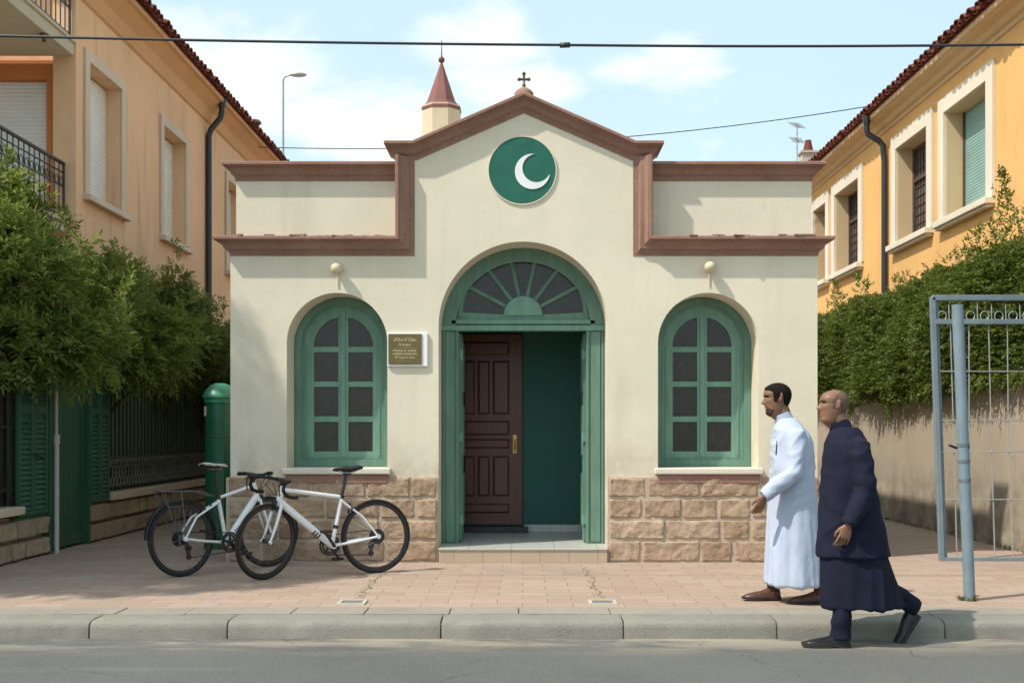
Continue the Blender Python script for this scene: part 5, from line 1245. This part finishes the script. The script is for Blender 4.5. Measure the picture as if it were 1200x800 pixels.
def build_hand(T, curl=.45, spread=1.0):
    """left hand hanging along -z, back of the hand towards -y, thumb forward (-x)"""
    mb = MB(); rings = []
    for z, hx, hy, cx in ((.02, .026, .020, 0), (0, .027, .019, 0), (-.02, .034, .018, -.002), (-.05, .041, .016, -.001), (-.078, .041, .014, .001), (-.090, .038, .011, .002)):
        rings.append([(cx + hx * math.cos(a), hy * math.sin(a) * (1.0 if math.sin(a) > 0 else .8), z) for a in [2 * PI * j / 18 for j in range(18)]])
    mb.loft(rings)
    for k, (x, L, r) in enumerate(((-.031, .073, .0088), (-.0105, .082, .0090), (.0105, .076, .0086), (.0305, .060, .0076))):
        p = Vector((x, 0, -.070)); pts = [p]; a = .10 + curl * (.35 + .12 * k); fan = (x * .9) * spread; d = 0
        p = p + Vector((fan * .15, .002, -.020)); pts.append(p)
        for seg, fl in ((.46, a), (.30, a * 1.1), (.24, a * .8)):
            d += fl; p = p + Vector((math.sin(fan * 2) * L * seg * .6, math.sin(d) * L * seg, -math.cos(d) * L * seg)); pts.append(p)
        mb.tube(pts, [r * .9, r * 1.08, r * 1.0, r * .92, r * .62], 12)
    pts = [Vector((-.018, .004, -.018)), Vector((-.040, .012, -.042)), Vector((-.052, .022, -.070)), Vector((-.050, .030, -.096))]
    mb.tube(pts, [.016, .0145, .0110, .0068], 12)
    vs, ns, fs = remeshed(mb, .0022, 3, .5)
    return [T @ v for v in vs], fs
def dirmat(p, d, fwd=Vector((-1, 0, 0)), roll=0):
    """frame whose -z runs along d and -x towards fwd"""
    z = -Vector(d).normalized(); x = -fwd; x = (x - z * x.dot(z)).normalized(); y = z.cross(x)
    m = Matrix((x, y, z)).transposed().to_4x4(); m.translation = p
    return m @ Matrix.Rotation(roll, 4, 'Z')
def shoe(mats, name, parent, heel, toe_dir, pitch, L=.285, sole_h=.024):
    """heel point on the ground, direction in plan, pitch: heel lifted about the toe ball"""
    k = L / .292; rows = ((0, .022, .072), (.008, .033, .092), (.03, .038, .105), (.07, .039, .102), (.105, .041, .090), (.14, .044, .076), (.18, .049, .066), (.215, .050, .060), (.25, .044, .053), (.275, .032, .043), (.292, .012, .030))
    d = Vector((toe_dir[0], toe_dir[1], 0)).normalized(); s_ = Vector((-d.y, d.x, 0))
    Mx = Matrix((d, s_, Vector((0, 0, 1)))).transposed().to_4x4(); Mx.translation = heel
    ball = Matrix.Translation((.20 * k, 0, .0)); Rp = ball @ Matrix.Rotation(pitch, 4, 'Y') @ ball.inverted()
    T = Mx @ Rp; b = MB(); rings = []
    for x, hw, h in rows: rings.append([(x * k, hw * math.copysign(abs(math.cos(a)) ** .8, math.cos(a)), sole_h * .7 + max(0, math.sin(a)) ** .9 * (h - sole_h * .7) if math.sin(a) > 0 else sole_h * .7) for a in [2 * PI * j / 20 for j in range(20)]])
    b.loft(rings, M=T)
    o = b.build(name, mats[0], parent, smooth=50)
    b = MB(); ol = [(x * k, hw + .005) for x, hw, h in rows]; pl = [(x - (.004 if i == 0 else 0) + (.006 if i == len(ol) - 1 else 0), y) for i, (x, y) in enumerate(ol)]
    out = pl + [(x, -y) for x, y in pl[::-1]]
    lo = [(x, y * .96, .012 if .085 * k < x < .12 * k else (0 if x < .23 * k else (x - .23 * k) * .16)) for x, y in out]; hi = [(x, y, sole_h + (0 if x < .23 * k else (x - .23 * k) * .12)) for x, y in out]
    b.loft([lo, hi], M=T); b.build('sole', M['sole'], o, smooth=30)
    b = MB(); b.loft([[((.062 + .05 * math.cos(a)) * k, .040 * math.sin(a), .060 + .03 * (1 if math.cos(a) < 0 else 0.2) * abs(math.cos(a)) - dz) for a in [2 * PI * j / 20 for j in range(20)]] for dz in (-.012, .02)], M=T)
    return o, T
def garment(mb, name, mat, parent, voxel, fold, smooth=3):
    vs, ns, fs = remeshed(mb, voxel, 9, .55)
    out = [v + n * fold(v, n) for v, n in zip(vs, ns)]
    me = MB(); me.v = [tuple(v) for v in out]; me.f = fs; me.mi = [0] * len(fs)
    o = me.build(name, mat, parent, smooth=True, weld=False); s = o.modifiers.new('soft', 'SMOOTH'); s.iterations = 1; s.factor = .3
    return o
def sect(z, xf, xb, hw, n=56, p=.92, yc=0):
    c = (xf + xb) / 2; a = (xb - xf) / 2
    return [(c + a * math.copysign(abs(math.cos(t)) ** p, math.cos(t)), yc + hw * math.copysign(abs(math.sin(t)) ** p, math.sin(t)), z) for t in [2 * PI * j / n for j in range(n)]]
def interp_sections(S, dz=.025):
    zs = [s[0] for s in S]; out = []; z = zs[0]
    S2 = sorted(S); Z = [s[0] for s in S2]
    for z in np.arange(Z[0], Z[-1] + 1e-6, dz): out.append((z,) + tuple(float(np.interp(z, Z, [s[k] for s in S2])) for k in (1, 2, 3)))
    return out
def n3(v, a, b, c, s=0): return mnoise.noise(Vector((v[0] * a + s, v[1] * b + s * 1.7, v[2] * c - s)))
def ridge(x): return 1 - 2 * abs(x)
def thin(x, w=.16): t = max(0., 1 - abs(x) / w); return t * t * (3 - 2 * t)

def finish_body(mb_body, heads, hands, mats, classify, parent, loc_inv=None):
    me = MB()
    vs, ns, fs = mb_body; me.add(vs, fs)
    for v, f in heads + hands: me.add(v, f)
    me.mi = [classify(sum((Vector(me.v[i]) for i in f), Vector()) / len(f)) for f in me.f]
    return me.build('body', mats, parent, smooth=True, weld=False)

def face_class(T):
    Ti = T.inverted()
    def cl(p):
        q = Ti @ p; f, y, z = -q.x, q.y, q.z
        if f > .06 and 0 < z < .2:
            if abs(z - .065) < .0075 and abs(y) < .026 and f > .084: return 1
            for s in (-1, 1):
                if ((y - s * .031) / .013) ** 2 + ((z - .1425) / .0045) ** 2 < 1: return 2
                if abs(z - .1565 + .25 * abs(abs(y) - .035)) < .0042 and .012 < abs(y) < .055: return 3
        return 0
    return cl

# ---- man in the pale blue robe, on the pavement
d1_ = 9.04; X1 = fx(925, d1_); Y1_ = d1_ - D0
p1_ = empty('person', (X1, Y1_, 0), 'man with short dark hair in a long pale blue robe walking on the pavement', 'person', 'men walking past the prayer house')
HS = 1.07; T1 = Matrix.Translation((-.085, 0, 1.497)) @ Matrix.Rotation(-.10, 4, 'Y') @ Matrix.Scale(HS, 4)
hb = MB(); build_head(hb, T1, Vector((.005, 0, 1.38)), .058)
hv, hn, hf = remeshed(hb, .0032, 1, .4)
bb = MB(); bb.loft([sect(z, xf + .05, xb - .05, hw - .05, 24) for z, xf, xb, hw in ((.80, -.13, .19, .19), (1.0, -.13, .18, .19), (1.25, -.12, .16, .21), (1.36, -.11, .13, .19), (1.42, -.07, .09, .10))])
SH1, EL1, WR1 = Vector((.025, -.165, 1.345)), Vector((-.02, -.225, 1.035)), Vector((-.245, -.255, .870))
SH1b, EL1b, WR1b = Vector((.03, .165, 1.345)), Vector((.10, .26, 1.05)), Vector((.06, .275, .80))
for a, e, w in ((SH1, EL1, WR1), (SH1b, EL1b, WR1b)): bb.tube([a, a.lerp(e, .5), e, e.lerp(w, .4), w, w + (w - e).normalized() * .03], [.055, .048, .040, .041, .028, .025], 14)
AK1 = (Vector((-.115, .09, .0)), Vector((.215, -.10, .0)))
for an, hipy in ((AK1[0], .09), (AK1[1], -.09)):
    hip = Vector((.03, hipy, .86)); kn = Vector((hip.x * .35 + an.x * .65 - .05, an.y, .47)); bb.tube([hip, kn, Vector((an.x, an.y, .30)), Vector((an.x, an.y, .09)), Vector((an.x, an.y, .055))], [.085, .058, .054, .040, .042], 16)
bv, bn, bf = remeshed(bb, .010, 2)
h1 = build_hand(dirmat(WR1 + Vector((-.012, -.002, -.012)), Vector((-.42, .02, -.95)), Vector((-1, 0, -.4)), .25), .52, .35)
h2 = build_hand(dirmat(WR1b, Vector((-.15, 0, -1)), roll=0) @ Matrix.Scale(-1, 4, (0, 1, 0)), .4)
finish_body((bv, bn, bf), [(hv, hf)], [h1, h2], [M['skin1'], M['lip'], M['eye'], M['hair']], face_class(T1), p1_)
def hair1(f, y, z, n):
    line = np.interp(f, [-.12, -.075, -.05, -.032, -.030, .012, .014, .040, .042, .07, .10], [.055, .055, .065, .085, .128, .128, .105, .105, .178, .192, .200]) + n * .004
    return max(0., (z - line) / .014 + .25) if z > line else 0
hr = head_shell('hair', T1, hair1, .0085, M['hair'], p1_, .0022)
def beard1(f, y, z, n):
    if z > .088 or f < .048 + n * .012 + max(0, .03 - z) * .6: return 0
    if .058 < z < .073 and f > .078 and abs(y) < .024: return 0
    top = np.interp(f, [.012, .035, .06, .08, .1], [.075, .058, .050, .066, .083]); 
    return .7 if z < top + n * .006 else 0
head_shell('beard', T1, beard1, .0028, M['beard'], p1_, .0015)
rb = MB()
S1 = [(.150, -.185, .262, .245), (.445, -.178, .245, .232), (.72, -.168, .222, .215), (.993, -.152, .198, .205), (1.13, -.15, .198, .208), (1.267, -.142, .182, .212), (1.335, -.136, .160, .2), (1.385, -.130, .128, .172), (1.425, -.118, .100, .125), (1.465, -.105, .070, .085), (1.49, -.095, .055, .068)]
rb.loft([sect(*s) for s in interp_sections(S1)])
for a, e, w in ((SH1, EL1, WR1), (SH1b, EL1b, WR1b)):
    a0 = a + Vector((0, -.06 * (1 if a.y > 0 else -1), -.0)); u = (w - e).normalized()
    rb.tube([a0, a + Vector((0, 0, -.01)), a.lerp(e, .5), e, e.lerp(w, .45), w, w + u * .012], [.070, .080, .076, .070, .066, .058, .050], 22)
def fold1(v, n):
    th = math.atan2(v.y, v.x - .03); k = max(0, min(1, (1.05 - v.z) / .85)); arm = v.y < -.205 and v.z > .78
    a = 0
    if not (arm and v.x < -.05): a += k * (.024 * n3((math.cos(th), math.sin(th), v.z), 2.0, 2.0, .5, 2) + .011 * ridge(n3((math.cos(th), math.sin(th), v.z), 2.6, 2.6, .45, 9)))
    a += .008 * n3(v, 7, 7, 4, 4) * max(.3, 1 - k) + .0025 * n3(v, 22, 22, 11, 1)
    if arm or v.y > .24: a += .009 * n3((v.x + v.z * .6, v.y, v.z - v.x * .6), 7, 7, 19, 6)
    a += k * .012 * thin(n3((math.cos(th), math.sin(th), v.z), 1.9, 1.9, .28, 14), .4) if not (arm and v.x < -.05) else 0
    a += .006 * thin(n3((v.x + v.z * .8, v.y, v.z - v.x * .8), 3.5, 3.5, 8, 3), .45) * max(0, min(1, (v.z - .9) / .15))
    a += .012 * math.exp(-((v.z - 1.0) / .14) ** 2) * n3(v, 5, 5, 12, 8) * .8
    return a - .004
robe = garment(rb, 'robe', M['robe'], p1_, .0065, fold1)
b = MB(); b.loft([[tuple(Vector((q * .064 * math.cos(t) - .036 + zz * -.45, q * .063 * math.sin(t), 1.452 + zz + (.026 * math.cos(t))))) for t in [2 * PI * j / 32 for j in range(32)]] for q, zz in ((1.06, 0), (1.03, .045), (1.0, .062), (.93, .058), (.95, .0))], M=Matrix.Identity(4))
b.build('collar', M['robe'], robe, smooth=50)
u1 = (WR1 - EL1).normalized(); b = MB(); b.tube([WR1 - u1 * .045, WR1 + u1 * .016], [.056, .052], 22); b.build('cuff', M['robe'], robe, smooth=40); b = MB(); b.tube([WR1b - Vector((0, 0, -.04)), WR1b - Vector((0, 0, .012))], [.055, .054], 22); b.build('cuff', M['robe'], robe, smooth=40)
b = MB()
for i in range(4): b.ball((-.128 - .004 * i, -.055 + .0 * i, 1.385 - .055 * i), .007, n=8, m=6)
b.build('buttons', M['white_sill'], robe, smooth=True)
b = MB(); b.box(-.002, .002, -.006, .006, -.055, .055, Matrix.Translation((-.128, -.105, 1.24)) @ Matrix.Rotation(.1, 4, 'Y')); b.build('pen', M['pipe'], robe)
for an, pi in ((AK1[0], .03), (AK1[1], .10)):
    s, T_ = shoe([M['brown_leather']], 'shoe', p1_, Vector((an.x + .062, an.y, .006 if pi < .05 else .004)), (-1, -.03 if an.y > 0 else .02), pi * .6, .305)
SOCK = paint('dark_brown_sock', (.055, .028, .022), .9, .15, 30, .2, 200)
for an in AK1:
    b = MB(); b.tube([(an.x + .002, an.y, .075), (an.x, an.y, .13), (an.x - .002, an.y, .30)], [.046, .044, .055], 16)
    b.build('sock', SOCK, p1_, smooth=50)

# ---- man in navy, stepping along the road edge
d2_ = 7.92; X2 = fx(1012, d2_); Y2_ = d2_ - D0; ZR = -.13
p2_ = empty('person', (X2, Y2_, ZR), 'bald man in dark navy tunic and trousers striding along the road edge', 'person', 'men walking past the prayer house')
T2 = Matrix.Translation((-.212, 0, 1.552)) @ Matrix.Rotation(.03, 4, 'Y') @ Matrix.Scale(1.01, 4)
hb = MB(); build_head(hb, T2, Vector((-.115, 0, 1.45)), .060)
hv, hn, hf = remeshed(hb, .003, 1, .4)
SH2, EL2, WR2 = Vector((-.085, -.165, 1.405)), Vector((-.045, -.222, 1.105)), Vector((-.172, -.250, .872))
SH2b, EL2b, WR2b = Vector((-.085, .165, 1.405)), Vector((-.02, .22, 1.11)), Vector((-.08, .24, .86))
bb = MB(); bb.loft([sect(z, xf + .05, xb - .05, hw - .05, 24) for z, xf, xb, hw in ((.80, -.27, .15, .19), (1.1, -.28, .13, .19), (1.33, -.27, .10, .2), (1.43, -.25, .05, .16), (1.48, -.22, .0, .10))])
for a, e, w in ((SH2, EL2, WR2), (SH2b, EL2b, WR2b)): bb.tube([a, a.lerp(e, .5), e, e.lerp(w, .4), w, w + (w - e).normalized() * .03], [.058, .05, .042, .043, .030, .027], 14)
HP = (Vector((-.09, -.09, .86)), Vector((-.03, .09, .86))); KN = (Vector((-.165, -.09, .47)), Vector((.10, .10, .47))); AN = (Vector((-.185, -.09, .10)), Vector((.405, .10, .235)))
for i in (0, 1): bb.tube([HP[i], KN[i], KN[i].lerp(AN[i], .35), AN[i]], [.09, .060, .056, .040], 16)
bv, bn, bf = remeshed(bb, .010, 2)
h1 = build_hand(dirmat(WR2 + Vector((-.008, 0, -.012)), Vector((-.30, .0, -.95)), roll=.15) @ Matrix.Scale(1.05, 4), .62)
h2 = build_hand(dirmat(WR2b, Vector((-.05, 0, -1))) @ Matrix.Scale(-1, 4, (0, 1, 0)), .5)
finish_body((bv, bn, bf), [(hv, hf)], [h1, h2], [M['skin2'], M['lip'], M['eye'], M['beard']], face_class(T2), p2_)
def hair2(f, y, z, n):
    line = np.interp(f, [-.12, -.075, -.05, -.032, -.030, .012, .014, .034, .036], [.045, .045, .050, .065, .130, .130, .112, .112, .5])
    front = np.interp(z, [.1, .17, .2, .236], [.034, .030, .010, -.055]) + n * .006
    return 1. if z > line + n * .004 and f < front else 0
head_shell('hair', T2, hair2, .0016, M['stubble'], p2_, .0006)
tb2 = MB()
S2 = [(.626, -.322, .176, .220), (.757, -.320, .157, .216), (.936, -.308, .118, .205), (1.05, -.302, .088, .205), (1.174, -.292, .066, .205), (1.35, -.278, .035, .205), (1.41, -.270, .02, .190), (1.46, -.258, .0, .150), (1.50, -.240, -.01, .105), (1.53, -.222, -.045, .075), (1.55, -.21, -.06, .066)]
tb2.loft([sect(*s) for s in interp_sections(S2)])
for a, e, w in ((SH2, EL2, WR2), (SH2b, EL2b, WR2b)):
    a0 = a + Vector((0, -.06 * (1 if a.y > 0 else -1), 0)); u = (w - e).normalized()
    tb2.tube([a0, a + Vector((0, 0, -.01)), a.lerp(e, .5), e, e.lerp(w, .45), w, w + u * .012], [.070, .080, .075, .068, .062, .054, .048], 22)
def fold2(v, n):
    k = max(0, min(1, (1.0 - v.z) / .5)); arm = v.y < -.205
    a = .009 * n3(v, 6, 6, 4, 3) + .0025 * n3(v, 22, 22, 11, 2)
    th = math.atan2(v.y, v.x + .08); a += k * .014 * n3((math.cos(th), math.sin(th), v.z), 2, 2, .5, 5)
    if arm: a += .010 * n3((v.x + v.z * .3, v.y, v.z), 7, 7, 18, 6)
    a += .006 * thin(n3((v.x + v.z * .6, v.y, v.z - v.x * .6), 3.5, 3.5, 7, 8), .45) + .010 * k * thin(n3((math.cos(th), math.sin(th), v.z), 1.9, 1.9, .3, 21), .4)
    return a - .003
tun = garment(tb2, 'tunic', M['navy'], p2_, .0065, fold2)
b = MB(); b.loft([[tuple(Vector((-.152 + q * .066 * math.cos(t) - zz * .6, q * .065 * math.sin(t), 1.512 + zz + .026 * math.cos(t)))) for t in [2 * PI * j / 32 for j in range(32)]] for q, zz in ((1.10, 0), (1.03, .05), (1.0, .058), (.95, .055), (.98, 0))]); b.build('collar', M['navy'], tun, smooth=50)
b = MB(); u2 = (WR2 - EL2).normalized(); b.tube([WR2 - u2 * .05, WR2 + u2 * .015], [.053, .050], 22); b.build('cuff', M['navy'], tun, smooth=40); b = MB(); b.tube([WR2b + Vector((0, 0, .04)), WR2b - Vector((0, 0, .012))], [.052, .05], 22); b.build('cuff', M['navy'], tun, smooth=40)
sk = MB(); S3 = [(.265, -.295, .290, .205), (.38, -.300, .25, .208), (.49, -.302, .212, .208), (.66, -.305, .158, .202), (.80, -.28, .12, .18), (.95, -.25, .10, .15)]
sk.loft([sect(*s) for s in interp_sections(S3)])
def fold3(v, n):
    th = math.atan2(v.y, v.x); k = max(.2, min(1, (.8 - v.z) / .45)); return k * (.024 * n3((math.cos(th), math.sin(th), v.z), 1.9, 1.9, .4, 7) + .013 * thin(n3((math.cos(th), math.sin(th), v.z), 2.0, 2.0, .3, 3), .4) + .004 * n3((math.cos(th), math.sin(th), v.z), 5, 5, .8, 3)) - .006
garment(sk, 'long_shirt', M['navy2'], p2_, .009, fold3)
tr = MB()
for i in (0, 1): tr.tube([HP[i] - Vector((0, 0, .1)), KN[i], KN[i].lerp(AN[i], .5), AN[i] + (AN[i] - KN[i]).normalized() * (.04 if i == 0 else .01)], [.10, .070, .070, .068], 24)
def fold4(v, n): return .013 * n3((v.x + v.z * .2, v.y, v.z), 5, 5, 12, 3) + .007 * thin(n3((v.x + v.z * .4, v.y, v.z), 5, 5, 9, 13), .4) + .004 * n3(v, 13, 13, 6, 5) - .004
garment(tr, 'trousers', M['navy2'], p2_, .009, fold4)
shoe([M['black_leather']], 'shoe', p2_, Vector((AN[0].x + .06, AN[0].y, 0)), (-1, .0), 0, .325, .03)
# trailing foot: heel lifted, toe on the road
Lr = .30; k_ = Lr / .292
shoe([M['black_leather']], 'shoe', p2_, Vector((.315 + .20 * k_, AN[1].y, .012)), (-1, .0), .98, Lr, .03)

# ================================================================== SKY, SUN, CAMERA
Ld = Vector((.72, .385, -1.0)).normalized(); el = math.asin(-Ld.z); az = math.atan2(-Ld.x, -Ld.y)
w = bpy.data.worlds.new('World'); scene.world = w; w.use_nodes = True; nt = w.node_tree; nt.nodes.clear()
N = lambda t, **k: (lambda n: ([setattr(n, a, v) for a, v in k.items()], n)[1])(nt.nodes.new(t))
out = N('ShaderNodeOutputWorld'); bg = N('ShaderNodeBackground'); bg.inputs['Strength'].default_value = SKY_STRENGTH
sky = N('ShaderNodeTexSky', sky_type='NISHITA', sun_disc=False, sun_elevation=el, sun_rotation=az, altitude=50, air_density=1.0, dust_density=2.2, ozone_density=1.5)
tc = N('ShaderNodeTexCoord'); sep = N('ShaderNodeSeparateXYZ'); nt.links.new(tc.outputs['Generated'], sep.inputs[0])
def m_(op, a, b=0., c=None):
    n = N('ShaderNodeMath', operation=op)
    for i, v in enumerate((a, b) + (() if c is None else (c,))):
        if isinstance(v, (int, float)): n.inputs[i].default_value = v
        else: nt.links.new(v, n.inputs[i])
    return n.outputs[0]
def rng_(v, a, b, lo=0, hi=1):
    n = N('ShaderNodeMapRange', interpolation_type='SMOOTHSTEP'); n.inputs[1].default_value = a; n.inputs[2].default_value = b; n.inputs[3].default_value = lo; n.inputs[4].default_value = hi; nt.links.new(v, n.inputs[0]); return n.outputs[0]
zden = m_('ADD', m_('MAXIMUM', sep.outputs[2], 0), .22)
cx = m_('DIVIDE', sep.outputs[0], zden); cy = m_('DIVIDE', sep.outputs[1], zden)
cmb = N('ShaderNodeCombineXYZ'); nt.links.new(cx, cmb.inputs[0]); nt.links.new(cy, cmb.inputs[1])
def cn(scale, det, rough, loc):
    mp = N('ShaderNodeMapping'); mp.inputs['Location'].default_value = loc; nt.links.new(cmb.outputs[0], mp.inputs[0])
    n = N('ShaderNodeTexNoise'); n.inputs['Scale'].default_value = scale; n.inputs['Detail'].default_value = det; n.inputs['Roughness'].default_value = rough; n.inputs['Distortion'].default_value = .3; nt.links.new(mp.outputs[0], n.inputs['Vector']); return n.outputs['Fac']
n1 = cn(3.4, 10, .60, (.3, .2, 0)); n2 = cn(.8, 5, .5, (4.1, 1.2, 0))
# cumulus where the photograph has them: direction of each cloud and its angular size
blobs = [((570, 45), .085, .045), ((765, 78), .085, .05), ((600, 105), .10, .04), ((240, 90), .16, .07), ((420, 150), .16, .05), ((700, 165), .12, .03)]
msk = None
for (px, py), rx, rz in blobs:
    v = Vector(((px - CX) / FP, 1, (CY - py) / FP)); u0, v0 = v.x, v.z
    gx = m_('DIVIDE', m_('SUBTRACT', m_('DIVIDE', sep.outputs[0], m_('MAXIMUM', sep.outputs[1], .05)), u0), rx); gz = m_('DIVIDE', m_('SUBTRACT', m_('DIVIDE', sep.outputs[2], m_('MAXIMUM', sep.outputs[1], .05)), v0), rz)
    e = m_('POWER', 2.718, m_('MULTIPLY', m_('ADD', m_('MULTIPLY', gx, gx), m_('MULTIPLY', gz, gz)), -1.0)); msk = e if msk is None else m_('MAXIMUM', msk, e)
dn = m_('ADD', m_('MULTIPLY', msk, .42), n1)
c1 = m_('MULTIPLY', rng_(dn, .68, .92), .66)
thin = rng_(n2, .35, .75, .58, .70)   # high thin cloud that pales the whole sky
veil = N('ShaderNodeMix', data_type='RGBA'); nt.links.new(thin, veil.inputs[0]); nt.links.new(sky.outputs[0], veil.inputs[6]); veil.inputs[7].default_value = (*VEIL, 1)
mix = N('ShaderNodeMix', data_type='RGBA'); nt.links.new(c1, mix.inputs[0]); nt.links.new(veil.outputs[2], mix.inputs[6]); mix.inputs[7].default_value = (*CLOUD, 1)
nt.links.new(mix.outputs[2], bg.inputs[0]); nt.links.new(bg.outputs[0], out.inputs[0])
sun = bpy.data.lights.new('sun', 'SUN'); sun.energy = SUN_STRENGTH; sun.angle = R(1.0); sun.color = (1, .945, .85)
so = bpy.data.objects.new('sun', sun); COL.objects.link(so); so.rotation_euler = Ld.to_track_quat('-Z', 'Y').to_euler(); so.location = (-8, -6, 14)
cam = bpy.data.cameras.new('camera'); cam.sensor_width = 36; cam.lens = 36 * FP / 1200; cam.shift_x = -14 / 1200; cam.shift_y = 105 / 1200; cam.clip_end = 2000; cam.clip_start = .05
co_ = bpy.data.objects.new('camera', cam); COL.objects.link(co_); co_.location = (0, -D0, EYE); co_.rotation_euler = (PI / 2, 0, 0); scene.camera = co_
scene.view_settings.view_transform = 'Standard'; scene.view_settings.look = 'None'; scene.view_settings.exposure = EXPOSURE; scene.view_settings.gamma = 1
scene.render.engine = 'CYCLES'; scene.cycles.use_denoising = True; scene.cycles.max_bounces = 6; scene.cycles.transparent_max_bounces = 8
scene.render.resolution_x = 1024; scene.render.resolution_y = 682
